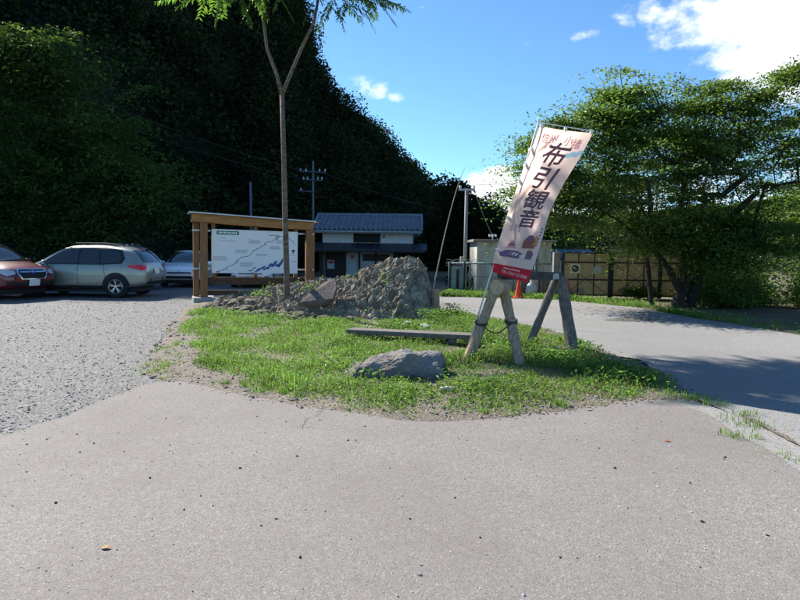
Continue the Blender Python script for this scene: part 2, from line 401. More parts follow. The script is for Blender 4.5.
# island : soil with a shallow crown
ISL = [(q.x, q.y) for q in GP([(150, 374), (200, 386), (260, 399), (330, 411), (400, 420), (470, 421), (560, 413), (640, 402), (690, 397), (672, 381), (630, 364), (590, 347), (560, 334), (520, 324), (470, 315), (440, 309)])] + [(1.1, 16.3), (-2.5, 16.6), (-5.6, 16.4)] + [(q.x, q.y) for q in GP([(186, 308), (176, 325), (160, 350)])]
ISLA = np.array(ISL)
def poly_sd(x, y, poly):       # signed distance, + inside, vectorised
    x = np.asarray(x); y = np.asarray(y); inside = np.zeros(x.shape, bool); d = np.full(x.shape, 1e9)
    n = len(poly)
    for i in range(n):
        x0, y0 = poly[i]; x1, y1 = poly[(i + 1) % n]
        c = ((y0 > y) != (y1 > y)) & (x < (x1 - x0) * (y - y0) / (y1 - y0 + 1e-12) + x0); inside ^= c
        dx, dy = x1 - x0, y1 - y0; t = np.clip(((x - x0) * dx + (y - y0) * dy) / (dx * dx + dy * dy + 1e-12), 0, 1)
        d = np.minimum(d, np.hypot(x - x0 - t * dx, y - y0 - t * dy))
    return np.where(inside, d, -d)
def vnoise(x, y, sc, oc=4, seed=0):
    f = np.vectorize(lambda a, b: noise.fractal(Vector((a * sc, b * sc, seed)), 1.0, 2.0, oc)); return f(x, y)
sx = np.arange(-6.2, 4.4, .07); sy = np.arange(4.9, 16.9, .07)
X, Y = np.meshgrid(sx, sy); SDI = poly_sd(X, Y, ISL)
NZ1 = vnoise(X, Y, 1.3, 5, 3); NZ2 = vnoise(X, Y, 7, 3, 8)
IH = np.where(SDI > -.12, .016 + np.clip(SDI + NZ1 * .12, -.05, .5) * .085 + NZ2 * .012 * np.clip(SDI * 4, 0, 1), -.05)
IH = np.where(SDI < .02, np.minimum(IH, .014 + SDI * .2 + .02 * NZ1), IH)
def isl_h(x, y):
    i = np.clip(((np.asarray(x) - sx[0]) / .07).astype(int), 0, len(sx) - 1); j = np.clip(((np.asarray(y) - sy[0]) / .07).astype(int), 0, len(sy) - 1)
    return IH[j, i]
iy, ix = np.meshgrid(np.arange(len(sy) - 1), np.arange(len(sx) - 1), indexing='ij'); w = len(sx); a = iy * w + ix
keep = (SDI[:-1, :-1] > -.15).ravel()
structure(np_mesh('island_soil', np.stack([X, Y, IH], -1), np.stack([a, a + 1, a + 1 + w, a + w], -1).reshape(-1, 4)[keep], mat=M_SOIL, smooth=True))

# ------------------------------------------------------------------ leaf & blade generators
def unit(v): return v / (np.linalg.norm(v, axis=-1, keepdims=True) + 1e-9)
def leaf_verts(c, size, aspect=.5, up=.6, dirs=None):
    n = len(c); size = np.asarray(size) * np.ones(n)
    d = rng.normal(size=(n, 3)) if dirs is None else dirs + rng.normal(size=(n, 3)) * .35
    d[:, 2] *= .5; d = unit(d)
    nn = rng.normal(size=(n, 3)) * (1 - up); nn[:, 2] += up; s = unit(np.cross(d, nn)); nn = unit(np.cross(s, d))
    L = size[:, None]; W = L * aspect
    base = c - d * L * .5; tip = c + d * L * .5 - nn * L * .12
    a = c + s * W * .5 + nn * L * .06; b = c - s * W * .5 + nn * L * .06
    return np.stack([base, a, tip, b], 1)
def leaves(name, c, size, m, parent=None, aspect=.5, up=.6, dirs=None):
    V = leaf_verts(np.asarray(c), size, aspect, up, dirs); n = len(V)
    return np_mesh(name, V, np.arange(n * 4).reshape(-1, 4), mat=m, parent=parent)
def blade_verts(p, h, wd, lean):
    n = len(p); az = rng.uniform(0, 2 * np.pi, n); d = np.stack([np.cos(az), np.sin(az), np.zeros(n)], -1)
    az2 = az + np.pi / 2 + rng.normal(size=n) * .6; s = np.stack([np.cos(az2), np.sin(az2), np.zeros(n)], -1)
    h = h[:, None]; wd = (wd * np.ones(n))[:, None]; lean = lean[:, None]; z = np.array([0, 0, 1.])
    m = p + z * h * .6 + d * h * lean * .3; t = p + z * h * np.sqrt(np.clip(1 - lean ** 2, .1, 1)) + d * h * lean
    return np.stack([p - s * wd, p + s * wd, m + s * wd * .8, m - s * wd * .8, t], 1)
def blades(name, p, h, wd, lean, m, parent=None):
    V = blade_verts(p, h, wd, lean); n = len(V); b = np.arange(n)[:, None] * 5
    return np_mesh(name, V, b + np.array([[0, 1, 2, 3]]), b + np.array([[3, 2, 4]]), mat=m, parent=parent)

# ------------------------------------------------------------------ trees
def skeleton(base, fork, tips, r_tip=.012, exp=2.3, wob=.12, trunk_pts=5):
    """connect every tip to the nearest node of the growing skeleton; pipe-model radii"""
    base = np.array(base, float); fork = np.array(fork, float)
    pos = [base]; par = [-1]
    for i in range(1, trunk_pts + 1):
        t = i / trunk_pts; q = base * (1 - t) + fork * t + (rng.normal(size=3) * wob * .4 if 0 < t < 1 else 0)
        pos.append(q); par.append(len(pos) - 2)
    tips = tips[np.argsort(np.linalg.norm(tips - fork, axis=1) + rng.uniform(0, .6, len(tips)))]
    first = max(2, trunk_pts - 1); ends = []
    depth = [0] * len(pos)
    for tp in tips:
        A = np.array(pos[first:]); dd = np.linalg.norm(A - tp, axis=1); pen = np.maximum(0, A[:, 2] - tp[2]) * .7
        k = int(np.argmin(dd + pen)) + first
        a = pos[k]; L = np.linalg.norm(tp - a); n = max(1, int(L / .45)); prev = k
        for i in range(1, n + 1):
            t = i / n; q = a * (1 - t) + tp * t; q = q + np.array([0, 0, 1]) * (math.sin(t * math.pi) * L * .09) + rng.normal(size=3) * wob * .35 * (1 if t < 1 else .3)
            pos.append(q); par.append(prev); prev = len(pos) - 1
        ends.append(prev)
    nP = len(pos); load = np.zeros(nP); kids = [[] for _ in range(nP)]
    for i in range(1, nP): kids[par[i]].append(i)
    for i in range(nP - 1, -1, -1):
        if not kids[i]: load[i] = 1
        if par[i] >= 0: load[par[i]] += load[i]
    return np.array(pos), par, kids, r_tip * load ** (1 / exp), ends
def make_tree(name, label, base, fork, tips, leaf, lsize, per, spray, m_leaf, m_bark=None, r_tip=.012, exp=2.3, aspect=.5, up=.6, group=None, r_max=None, trunks=()):
    m_bark = m_bark or M_BARK
    root = thing(name, label, 'tree', base, group=group); off = np.array(base, float)
    pos, par, kids, rad, ends = skeleton(base, fork, tips, r_tip, exp)
    if r_max: rad = np.minimum(rad, r_max)
    rad[0] *= 1.35
    mb = MB(); seen = set()
    def chain(i):
        stack = [(i, None)]
        while stack:
            s, p = stack.pop(); ch = [] if p is None else [p]; ch.append(s)
            while kids[ch[-1]]:
                ks = sorted(kids[ch[-1]], key=lambda q: -rad[q]); 
                for q in ks[1:]: stack.append((q, ch[-1]))
                ch.append(ks[0])
            if len(ch) > 1:
                rr = [rad[q] for q in ch]
                if p is not None: rr[0] = min(rr[0], rr[1] * 1.15)
                mb.tube([pos[q] - off for q in ch], rr, 5 if rr[0] < .05 else 9, cap=False)
    chain(0)
    for t in trunks: mb.tube([Vector(q) - Vector(base) for q in t[0]], t[1], 9, False)
    mb.build('trunk', m_bark, root, smooth=True, fix=False)
    E = pos[ends]; n = len(E); k = rng.integers(int(per * .5), int(per * 1.5), n)
    c = np.repeat(E, k, 0); o = rng.normal(size=(len(c), 3)) * np.array(spray)
    # flattened, drooping sprays
    sc = np.repeat(rng.uniform(.6, 1.25, n), k)[:, None]
    o = o * sc; o[:, 2] -= .25 * np.hypot(o[:, 0], o[:, 1]) ** 2
    tilt = np.repeat(rng.normal(size=(n, 2)) * .25, k, 0); o[:, 2] += (o[:, :2] * tilt).sum(1)
    leaves('crown', c + o - off, rng.uniform(.6, 1.3, len(c)) * lsize, m_leaf, root, aspect, up)
    return root
def ell_tips(n, c, r, shell=.55, zcut=None, f=None):
    out = []
    while len(out) < n:
        v = rng.normal(size=3); v /= np.linalg.norm(v); s = (shell + (1 - shell) * rng.random()) if rng.random() < .8 else rng.random()
        p = np.array(c) + v * s * np.array(r)
        p = p + np.array([noise.noise(Vector(p) * .5), noise.noise(Vector(p) * .5 + Vector((9, 0, 0))), noise.noise(Vector(p) * .5 + Vector((0, 9, 0)))]) * .25 * np.array(r)
        if zcut is not None and p[2] < zcut: continue
        if f is not None and not f(p): continue
        out.append(p)
    return np.array(out)

# ------------------------------------------------------------------ hill and forest
FOOT = [(-75, 15), (-42, 24), (-27, 29.5), (-19, 34), (-13.5, 45), (-10.5, 55), (-9, 57), (-8, 58), (-7, 58.5), (-5, 59.5), (-3.5, 60.5), (-1, 61.5), (2, 62.5), (5, 64), (8, 65), (12, 66.5), (18, 68), (30, 70), (60, 75)]
RIDGE = [(-120, 45, 50), (-85, 66, 58), (-57, 76, 61), (-38, 84, 57.5), (-25, 88, 49), (-17, 91, 42), (-15.2, 92, 34.0), (-14.0, 92, 28.5), (-12.4, 92, 25.0), (-9.8, 92, 23.2), (-7.4, 92.5, 21.6), (-4.8, 93, 18.6), (-2, 93.5, 15.4), (.8, 94, 12.2), (3, 94.5, 10.0), (6, 95, 8.5), (14, 96, 6), (28, 98, 3.5), (60, 100, 2.5)]
NU, NV = 130, 44
fo = np.array([(x, y, 0) for x, y in FOOT], float); ri = np.array(RIDGE, float)
uu = np.linspace(0, len(FOOT) - 1, NU)
fI = np.stack([np.interp(uu, np.arange(len(FOOT)), fo[:, k]) for k in range(3)], -1); rI = np.stack([np.interp(uu, np.arange(len(FOOT)), ri[:, k]) for k in range(3)], -1)
def hill_pt(u, v):
    i = u; f = np.stack([np.interp(i, uu, fI[:, k]) for k in range(3)], -1); r = np.stack([np.interp(i, uu, rI[:, k]) for k in range(3)], -1)
    p = f + (r - f) * np.asarray(v)[..., None]
    zz = r[..., 2] * np.clip(v, 0, 1.2) ** .85
    p[..., 2] = np.where(v <= 1, zz, r[..., 2] * (1 - (v - 1) * .7)) - .6 * (1 - np.clip(v * 12, 0, 1))
    return p
U, Vv = np.meshgrid(uu, np.concatenate([np.linspace(0, 1, NV), [1.15, 1.5, 2.0]]))
HP = hill_pt(U.ravel(), Vv.ravel())
nn = np.array([noise.fractal(Vector(p) * .12, 1, 2, 4) for p in HP]); amp = np.clip(Vv.ravel() * 6, 0, 1) * np.clip((1.02 - Vv.ravel()) * 5, .25, 1)
HP[:, 2] += nn * 1.6 * amp; HP[:, 0] += nn * 1.0 * amp
nr = len(Vv); iy, ix = np.meshgrid(np.arange(nr - 1), np.arange(NU - 1), indexing='ij'); a = iy * NU + ix
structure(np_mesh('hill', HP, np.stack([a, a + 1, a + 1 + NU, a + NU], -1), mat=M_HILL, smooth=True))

nb = 2700
ub = np.where(rng.random(nb) < .6, rng.uniform(.8, 5, nb), rng.uniform(4, 17.5, nb)); vb = rng.random(nb) ** .8
edge = rng.random(nb) < .30                                   # more crowns along the skyline
ub = np.where(edge, rng.uniform(4.6, 17.5, nb), ub); vb = np.where(edge, rng.uniform(.8, 1.0, nb), vb)
foot = rng.random(nb) < .16
ub = np.where(foot, rng.uniform(1, 14, nb), ub); vb = np.where(foot, rng.uniform(0, .1, nb), vb)
bc = hill_pt(ub, vb); br = rng.uniform(1.1, 3.0, nb) * np.where(edge, .55, 1.0); bc[:, 2] += br * np.where(edge, .25, .7)
br = np.where((ub < 5) & ~edge, br * 1.25, br); k = (60 + 62 * br).astype(int); cc = np.repeat(bc, k, 0); rr = np.repeat(br, k)[:, None]
v = unit(rng.normal(size=(len(cc), 3))); v[:, 2] = np.abs(v[:, 2]) * 1.1 - .25
cc = cc + v * rr * (rng.uniform(.72, 1.12, (len(cc), 1)) + .22 * np.sin(v[:, :1] * 7 + rr * 9) * np.cos(v[:, 1:2] * 6 + rr * 5))
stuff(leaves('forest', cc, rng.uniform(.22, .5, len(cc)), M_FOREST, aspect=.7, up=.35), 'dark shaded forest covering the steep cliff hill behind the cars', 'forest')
# rock face with thin green tufts already covered; bare trunks that show at the hill foot are left to the trees below

# ------------------------------------------------------------------ trees of the place
tips = np.concatenate([ell_tips(150, (-17.5, 29.5, 6.0), (5.0, 3.2, 4.8), .4, 1.5), ell_tips(80, (-13.6, 29.5, 4.6), (2.6, 2.6, 2.8), .3, 1.5), ell_tips(70, (-18.3, 29, 10.6), (3.2, 2.2, 1.5), .2)])
make_tree('broadleaf_tree', 'broad dark green tree with layered boughs rising behind the parked cars', (-16.5, 30.5, 0), (-16.6, 30, 3.2), tips, None, .22, 150, (.95, .95, .085), M_MAPLE, r_tip=.014, up=.75, aspect=.55, r_max=.3)
tips = np.concatenate([ell_tips(90, (5.6, 46, 3.6), (3.6, 2.5, 3.0), .3, .3), ell_tips(26, (4.1, 46, 6.2), (1.6, 1.2, 1.2), .1), ell_tips(40, (8.0, 45.5, 3.2), (2.0, 1.6, 2.0), .2, .3)])
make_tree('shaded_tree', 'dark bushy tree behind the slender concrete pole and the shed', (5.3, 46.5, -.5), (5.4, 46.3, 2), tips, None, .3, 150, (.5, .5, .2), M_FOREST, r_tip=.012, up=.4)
tips = ell_tips(60, (9.6, 40, 3.0), (2.9, 2, 2.0), .3, .2)
make_tree('leaning_tree', 'loose branched tree whose twigs reach out above the shed roof', (9.2, 40.5, -.5), (9.3, 40.3, 1.6), tips, None, .24, 110, (.55, .55, .15), M_MAPLE, r_tip=.012, up=.5)

# the big cherry tree
def cherry_ok(p):
    px = 400 + p[0] / p[1] * F; py = 251 - (p[2] - 1.5) / p[1] * F
    if px < 560 and py > 200 + 0 * px: return p[2] > 2.2
    if px < 625 and py > 246: return False
    if px < 680 and py > 262: return False
    return True
tips = np.concatenate([
    ell_tips(230, (8.4, 17.6, 3.9), (4.9, 3.2, 2.0), .35, 1.55, cherry_ok),
    ell_tips(55, (6.3, 17.0, 4.9), (2.0, 2.2, 1.15), .2),
    ell_tips(26, (6.3, 17.0, 5.7), (1.0, .8, .5), .1),
    ell_tips(70, (8.6, 17.6, 5.0), (2.6, 2.4, .85), .2),
    ell_tips(50, (7.3, 20.0, 3.8), (2.4, 1.4, 1.3), .3, 2.0),
    ell_tips(60, (10.2, 17.0, 5.0), (2.4, 2.2, 1.0), .2),
    ell_tips(50, (12.4, 17.3, 5.6), (1.5, 1.5, 1.0), .2),
    ell_tips(60, (4.4, 16.6, 3.6), (1.0, 1.6, 1.2), .2, 2.2),
    ell_tips(55, (5.3, 16.6, 2.9), (1.4, 1.3, .9), .2, 1.9),
    *[ell_tips(14, tuple(P(px, py, Y)), (.35, .5, .4), .1) for px, py, Y in ((612, 92, 17), (596, 108, 16.6), (640, 112, 17.2), (566, 128, 16.4), (690, 100, 17.4), (722, 92, 17), (757, 100, 17.2), (794, 76, 17), (815, 70, 17.2), (535, 150, 16.4), (528, 178, 16.2))],
    ell_tips(110, (9.9, 16.7, 2.2), (2.2, 1.3, .9), .2, .9),
    ell_tips(70, (7.6, 16.5, 2.1), (2.0, 1.0, .5), .2, 1.4, cherry_ok),
    ell_tips(50, (8.9, 16.1, 1.5), (1.0, .5, .6), .2, .6)])
tips[:, 2] = np.round(tips[:, 2] / .62 + .25 * np.sin(tips[:, 0] * 1.3)) * .62 - .155 * np.sin(tips[:, 0] * 1.3) + rng.normal(size=len(tips)) * .07      # boughs in tiers
make_tree('cherry_tree', 'wide spreading green cherry tree with dark trunk by the yellowish gate', (8.15, 16.9, -.05), (8.4, 17.0, 1.5), tips, None, .105, 150, (.44, .44, .05), M_CHERRY, r_tip=.010, exp=2.15, up=.72, r_max=.27,
          trunks=[([(8.55, 17.1, -.05), (8.75, 17.15, .8), (9.0, 17.2, 1.6), (9.6, 17.3, 2.5), (10.5, 17.3, 3.4)], [.2, .17, .15, .12, .07]),
                  ([(8.1, 16.8, .5), (7.7, 16.8, 1.2), (7.1, 16.9, 1.9), (6.3, 17.0, 2.5), (5.4, 17.0, 3.0)], [.1, .09, .07, .045, .015]),
                  ([(7.55, 17.3, -.02), (7.45, 17.3, .6), (7.3, 17.2, 1.4), (7.2, 17.1, 2.4), (6.9, 17.1, 3.3), (6.5, 17.1, 4.0)], [.075, .07, .055, .045, .03, .012])])
tips = np.concatenate([ell_tips(130, (15.8, 21, 3.4), (3.6, 3, 2.6), .3, .6), ell_tips(60, (14.4, 21, 2.5), (2.0, 2, 1.8), .3, .4)])
make_tree('roadside_tree', 'second leafy tree behind the cherry, above the sunny bank', (15.8, 21.5, 0), (15.9, 21.4, 1.6), tips, None, .13, 130, (.42, .42, .13), M_CHERRY, r_tip=.012, up=.6, r_max=.24)

# the young tree with feather leaves
def frond(mbv, mbq, rach, p, d, L, n=12, lw=.043, ll=.15, droop=.5):
    d = Vector(d).normalized(); side = d.cross(Vector((0, 0, 1)))
    if side.length < .1: side = Vector((1, 0, 0))
    side.normalize(); pts = []
    for i in range(n + 1):
        t = i / n; q = Vector(p) + d * L * t + Vector((0, 0, -1)) * L * droop * t * t; pts.append(q)
    rach.tube(pts, [.006 * (1 - .75 * i / n) + .001 for i in range(n + 1)], 4, False)
    for i in range(1, n + 1):
        t = i / n; tg = (pts[i] - pts[i - 1]).normalized(); s = tg.cross(Vector((0, 0, 1))); 
        if s.length < .1: s = side
        s.normalize(); nrm = s.cross(tg)
        l = ll * (.55 + .75 * math.sin(math.pi * (.15 + .75 * t))) * random.uniform(.85, 1.12)
        for sg in (-1, 1):
            dd = (s * sg * .85 + tg * random.uniform(.2, .8) - Vector((0, 0, 1)) * random.uniform(.0, .7)).normalized(); ww = dd.cross(nrm).normalized() * lw * .5 * (l / .15)
            b = len(mbv); q = pts[i]; mid = q + dd * l * .45
            mbv.extend([q, mid + ww + nrm * .006, q + dd * l, mid - ww + nrm * .006]); mbq.append((b, b + 1, b + 2, b + 3))
TB = P(286, 313, 13.6); TB.z = .1
FK = P(282, 95, 13.6)
young = thing('young_tree', 'slim forked young tree with feather shaped leaves growing out of the rock mound', 'tree', TB)
mb = MB()
tr = [TB + Vector((0, 0, -.15)), P(287, 290, 13.6), P(285.5, 230, 13.6), P(284, 160, 13.6), FK]
mb.tube([p - TB for p in tr], [.09, .074, .066, .056, .052], 10)
b1 = [FK, P(277, 75, 13.55), P(267, 48, 13.5), P(263, 15, 13.45), P(262, -30, 13.4), P(256, -75, 13.4)]
b2 = [FK, P(289, 78, 13.65), P(303, 45, 13.75), P(314, 22, 13.8), P(319, -5, 13.85), P(326, -60, 13.9)]
mb.tube([p - TB for p in b1], [.048, .04, .035, .031, .027, .016], 8); mb.tube([p - TB for p in b2], [.05, .042, .038, .034, .03, .016], 8)
fv, fq, ra = [], [], MB()
spec = [(b1[3], 215, 10), (b1[4], 190, -15), (b2[4], 380, 0)]
def twig(a, b, n, ln, rs):
    a = Vector(a); b = Vector(b); mb.tube([a - TB, (a + b) / 2 + Vector((0, 0, .12)) - TB, b - TB], [.02, .014, .008], 5)
    for i in range(n):
        t = .35 + .65 * (i + 1) / n; q = a.lerp(b, t); az = random.uniform(0, 2 * math.pi); o = (b - a).normalized()
        d = Vector((math.cos(az), math.sin(az), random.uniform(-.25, .35))) + o * rs
        frond(fv, fq, ra, q - TB, d, ln * random.uniform(.75, 1.15), droop=random.uniform(.1, .5))
for (a, px, py, Y, n) in [(b1[4], 215, -14, 13.2, 9), (b1[4], 235, -20, 12.9, 7), (b1[4], 250, -12, 12.8, 7), (b1[5], 205, -45, 13.6, 9), (b1[5], 230, -55, 14.6, 9), (b1[5], 262, -70, 13.9, 10),
                        (b2[4], 346, -16, 13.5, 7), (b2[4], 372, -14, 13.7, 9), (b2[4], 392, -20, 14.2, 8), (b2[4], 350, 4, 13.6, 5), (b2[4], 380, 0, 13.9, 6), (b2[5], 380, -50, 13.4, 9), (b2[5], 350, -60, 14.6, 10), (b2[5], 322, -80, 14.2, 9),
                        (b2[4], 330, -22, 12.8, 6), (b1[5], 285, -85, 14.4, 9), (b1[5], 245, -60, 12.6, 8), (b2[5], 360, -70, 12.7, 9), (b1[4], 292, -20, 12.9, 6), (b1[5], 190, -30, 13.0, 6), (b2[5], 405, -40, 13.0, 6), (b1[5], 240, -60, 14.4, 10), (b1[5], 275, -75, 14.8, 10), (b2[5], 340, -75, 14.4, 10), (b2[5], 375, -65, 14.8, 10), (b2[5], 310, -75, 12.9, 9), (b1[5], 215, -50, 14.2, 9), (b2[5], 400, -55, 14.4, 9)] + [(random.choice((b1[5], b2[5])), random.uniform(225, 420), random.uniform(-72, -25), random.uniform(13.4, 16.2), 12) for _ in range(26)]:
    twig(a, P(px, py, Y), n, .68, .9)
for (px, py, Y, dx, dz) in [(205, -6, 13.2, -.7, -.25), (222, -10, 13.0, -.15, -.6), (240, -6, 13.0, .25, -.6), (186, -4, 13.3, -.9, -.1), (256, -8, 13.1, -.3, -.6), (275, -10, 13, .4, -.5), (334, -2, 13.4, .2, -.5), (352, -4, 13.6, .8, -.35), (360, 2, 13.7, .4, -.6), (384, 0, 13.9, .9, -.2), (378, 2, 14, .5, -.5), (342, 0, 13.6, .6, -.25), (370, -3, 13.8, .7, -.3), (324, 0, 13.6, .5, -.4)]:
    frond(fv, fq, ra, P(px, py, Y) - TB, (dx, random.uniform(-.3, .1), dz), .62, droop=.2)
mb.build('trunk', M_BARKL, young, smooth=True)
ra.build('leaf_stalk', mat('leaf_stalk', (.12, .16, .04), .7), young)['kind'] = 'stuff'
np_mesh('crown', np.array([tuple(q) for q in fv]), np.array(fq), mat=M_FROND, parent=young)

# ------------------------------------------------------------------ rock mound
def mound_h(x, y):
    xs_ = [-5.2, -4.8, -4.0, -3.2, -2.4, -1.7, -1.15, -.95, -.5, -.1, .2, .42, .6, .74, .86]
    hs = [0, .2, .42, .58, .72, .80, .92, 1.10, 1.24, 1.36, 1.42, 1.36, 1.12, .62, 0]
    top = np.interp(x, xs_, hs)
    cy = np.interp(x, [-5, -3, -1, .2, .8], [15.2, 14.9, 14.3, 13.9, 14.0]); fy = np.interp(x, [-5.2, -4.4, -3.4, -2.6, 0, .5, .86], [14.4, 13.9, 13.0, 12.3, 12.1, 12.4, 13.2])
    by = cy + np.interp(x, [-5, 0, .8], [.9, 1.5, .9])
    t = np.where(y < cy, (cy - y) / (cy - fy), (y - cy) / (by - cy))
    pr = np.clip(1 - t, 0, 1) ** 1.0 + .10 * np.sin(np.clip(t, 0, 1) * math.pi)
    return np.where(t < 1, top * np.minimum(pr, 1), 0)
mound = thing('rock_mound', 'lichen covered mound of rough lava rock beside the slim young tree', 'rock', (0, 0, 0))
mx = np.arange(-5.4, 1.1, .03); my = np.arange(11.9, 15.9, .03); X, Y = np.meshgrid(mx, my); H = mound_h(X, Y)
f1 = np.vectorize(lambda a, b, c: noise.voronoi(Vector((a * 2.3, b * 2.3, c * 2.3)))[0][0])(X, Y, H)
f2 = np.vectorize(lambda a, b, c: noise.voronoi(Vector((a * 6.5, b * 6.5, c * 6.5)))[0][0])(X, Y, H)
f3 = np.vectorize(lambda a, b, c: noise.fractal(Vector((a * 9, b * 9, c * 9)), .8, 2, 5))(X, Y, H)
f4 = np.vectorize(lambda a, b, c: noise.voronoi(Vector((a * 16, b * 16, c * 16)))[0][0])(X, Y, H)
mk = np.clip(H / .2, 0, 1)
dome = lambda f, k: np.sqrt(np.clip(1 - (f / k) ** 2, 0, 1))
g1 = np.vectorize(lambda a, b, c: (lambda d: d[1] - d[0])(noise.voronoi(Vector((a * 3.1, b * 3.1, c * 3.1)) + noise.noise_vector(Vector((a, b, c)) * 4) * .35)[0]))(X, Y, H)
g2 = np.vectorize(lambda a, b, c: (lambda d: d[1] - d[0])(noise.voronoi(Vector((a * 9, b * 9, c * 9)) + noise.noise_vector(Vector((a, b, c)) * 9) * .4)[0]))(X, Y, H)
f5 = np.vectorize(lambda a, b, c: noise.ridged_multi_fractal(Vector((a * 5, b * 5, c * 5)), .9, 2.1, 5, 1.0, 2.0))(X, Y, H)
MH = H - .06 + mk * (dome(f1, .8) * .09 + dome(f2, .7) * .04 + f3 * .04 + (f5 - 1.2) * .06 - .05 * np.clip(1 - g1 / .14, 0, 1) - .035 * np.clip(1 - g2 / .2, 0, 1))
MH = np.where(H <= 0, -.08, np.maximum(MH, -.05))
jx = f3 * .03 + (f2 - .4) * .08
iy, ix = np.meshgrid(np.arange(len(my) - 1), np.arange(len(mx) - 1), indexing='ij'); w = len(mx); a = iy * w + ix
keep = ((H[:-1, :-1] > 0) | (H[1:, 1:] > 0) | (H[1:, :-1] > 0) | (H[:-1, 1:] > 0)).ravel()
def rock_mat(name, c_low, c_mid, c_top, sc=3.0):
    m = bpy.data.materials.new(name); m.use_nodes = True; nt = m.node_tree; N = nt.nodes; L = nt.links; b = N['Principled BSDF']; b.inputs['Roughness'].default_value = .92; b.inputs['Specular IOR Level'].default_value = .2
    tc = N.new('ShaderNodeTexCoord'); n = N.new('ShaderNodeTexNoise'); n.inputs['Scale'].default_value = sc; n.inputs['Detail'].default_value = 9; n.inputs['Roughness'].default_value = .7; L.new(tc.outputs['Object'], n.inputs[0])
    r = N.new('ShaderNodeValToRGB'); L.new(n.outputs['Fac'], r.inputs[0]); e = r.color_ramp.elements
    e[0].position = .33; e[0].color = (*c_low, 1); e[1].position = .66; e[1].color = (*c_top, 1); q = e.new(.5); q.color = (*c_mid, 1)
    n2 = N.new('ShaderNodeTexNoise'); n2.inputs['Scale'].default_value = 45; n2.inputs['Detail'].default_value = 6; L.new(tc.outputs['Object'], n2.inputs[0])
    bp = N.new('ShaderNodeBump'); bp.inputs['Strength'].default_value = .9; bp.inputs['Distance'].default_value = .02; L.new(n2.outputs['Fac'], bp.inputs['Height']); L.new(bp.outputs[0], b.inputs['Normal'])
    L.new(r.outputs[0], b.inputs['Base Color']); return m
M_LAVA = rock_mat('lava_rock', (.095, .066, .045), (.205, .168, .122), (.37, .36, .265), 4.5)
M_SLAB = rock_mat('slab_rock', (.10, .075, .065), (.15, .115, .10), (.20, .165, .145), 5)
M_STONE = rock_mat('grey_stone', (.15, .11, .08), (.185, .175, .165), (.25, .25, .255), 2.4)
np_mesh('rock_mass', np.stack([X + jx * mk, Y + jx * mk, MH], -1), np.stack([a, a + 1, a + 1 + w, a + w], -1).reshape(-1, 4)[keep], mat=M_LAVA, parent=mound, smooth=False)
def mh_at(x, y):
    i = min(max(int((x - mx[0]) / .03), 0), len(mx) - 1); j = min(max(int((y - my[0]) / .03), 0), len(my) - 1); return float(MH[j, i])
def rock_mesh(seed, flat=.7, sub=3, rough=.28, sharp=3.0):
    bm = bmesh.new(); bmesh.ops.create_icosphere(bm, subdivisions=sub, radius=1)
    for v in bm.verts:
        p = v.co.normalized(); q = p + Vector((seed * 3.7, 0, 0))
        d = noise.voronoi(q * 1.3)[0][0]; k = 1 + (.45 - d) * rough * 1.6 + noise.fractal(q * sharp, .9, 2, 4) * rough * .35
        v.co = Vector((p.x * k, p.y * k, p.z * k * flat))
    me = bpy.data.meshes.new('stone'); bm.to_mesh(me); bm.free(); return me
STM = [rock_mesh(i, .75, 2) for i in range(6)]
for me in STM: me.materials.append(M_LAVA)
def rock_ob(name, me, parent, loc, sc, rz=0, tilt=(0, 0)):
    o = link(bpy.data.objects.new(name, me), parent); o.location = loc; o.scale = sc; o.rotation_euler = (tilt[0], tilt[1], rz); return o
n = 0
while n < 46:
    x = random.uniform(-5.0, -.9); y = random.uniform(12.0, 14.4); fy = np.interp(x, [-5.2, -4.4, -3.4, -2.6, 0, .5, .86], [14.4, 13.9, 13.0, 12.3, 12.1, 12.4, 13.2])
    if not (fy - .12 < y < fy + .75): continue
    s = random.uniform(.06, .19) * (1 if y > fy + .1 else .7); n += 1
    z = max(mh_at(x, y), float(isl_h(x, y))) + s * .1
    rock_ob('stone', STM[n % 6], mound, (x, y, z), (s * random.uniform(.9, 1.4), s, s * random.uniform(.7, 1)), random.uniform(0, 6), (random.uniform(-.4, .4), random.uniform(-.4, .4)))
# the flat brown slab lying on the slope
mb = MB(); sl = [P(303, 303, 12.75), P(331, 300, 12.85), P(336, 281, 13.35), P(317, 287, 13.3)]; nrm = (sl[1] - sl[0]).cross(sl[3] - sl[0]).normalized()
sl = [P(x, y, d) + nrm * .03 for x, y, d in ((299, 303.5, 12.55), (318, 304, 12.6), (333, 300, 12.65), (337, 288, 12.95), (335, 279, 13.2), (325, 283, 13.15), (312, 291, 12.9))]
mb.prism(sl, (0, 0, 0), -nrm * .12); so = mb.build('slab', M_SLAB, mound, bevel=.012); so['label'] = 'flat brown slab lying on the mound'

# ------------------------------------------------------------------ big flat stone in the grass
me = bpy.data.meshes.new('stone')
bm = bmesh.new(); bmesh.ops.create_cube(bm, size=2); bmesh.ops.subdivide_edges(bm, edges=bm.edges, cuts=24, use_grid_fill=True)
for v in bm.verts:
    p = v.co.copy(); p = p.lerp(p.normalized() * 1.25, .55); k = 1
    x = p.x
    q = Vector((p.x * .50, p.y * .36, p.z * .24))
    n_ = p.normalized()
    q.z += (.05 * math.sin(x * 2.6 + .6) + (.05 if x > .45 else 0) * min(1, max(0, (x - .45) * 5)) - .13 * max(0, -x - .55)) * (1 if p.z > 0 else .2)
    q += n_ * (noise.fractal(q * 3.2 + Vector((4, 0, 0)), .9, 2, 6) * .07 + (.35 - noise.voronoi(q * 3.4 + Vector((2, 0, 5)))[0][0]) * .09)
    v.co = q
bm.to_mesh(me); bm.free(); me.materials.append(M_STONE)
q = G(395, 381)
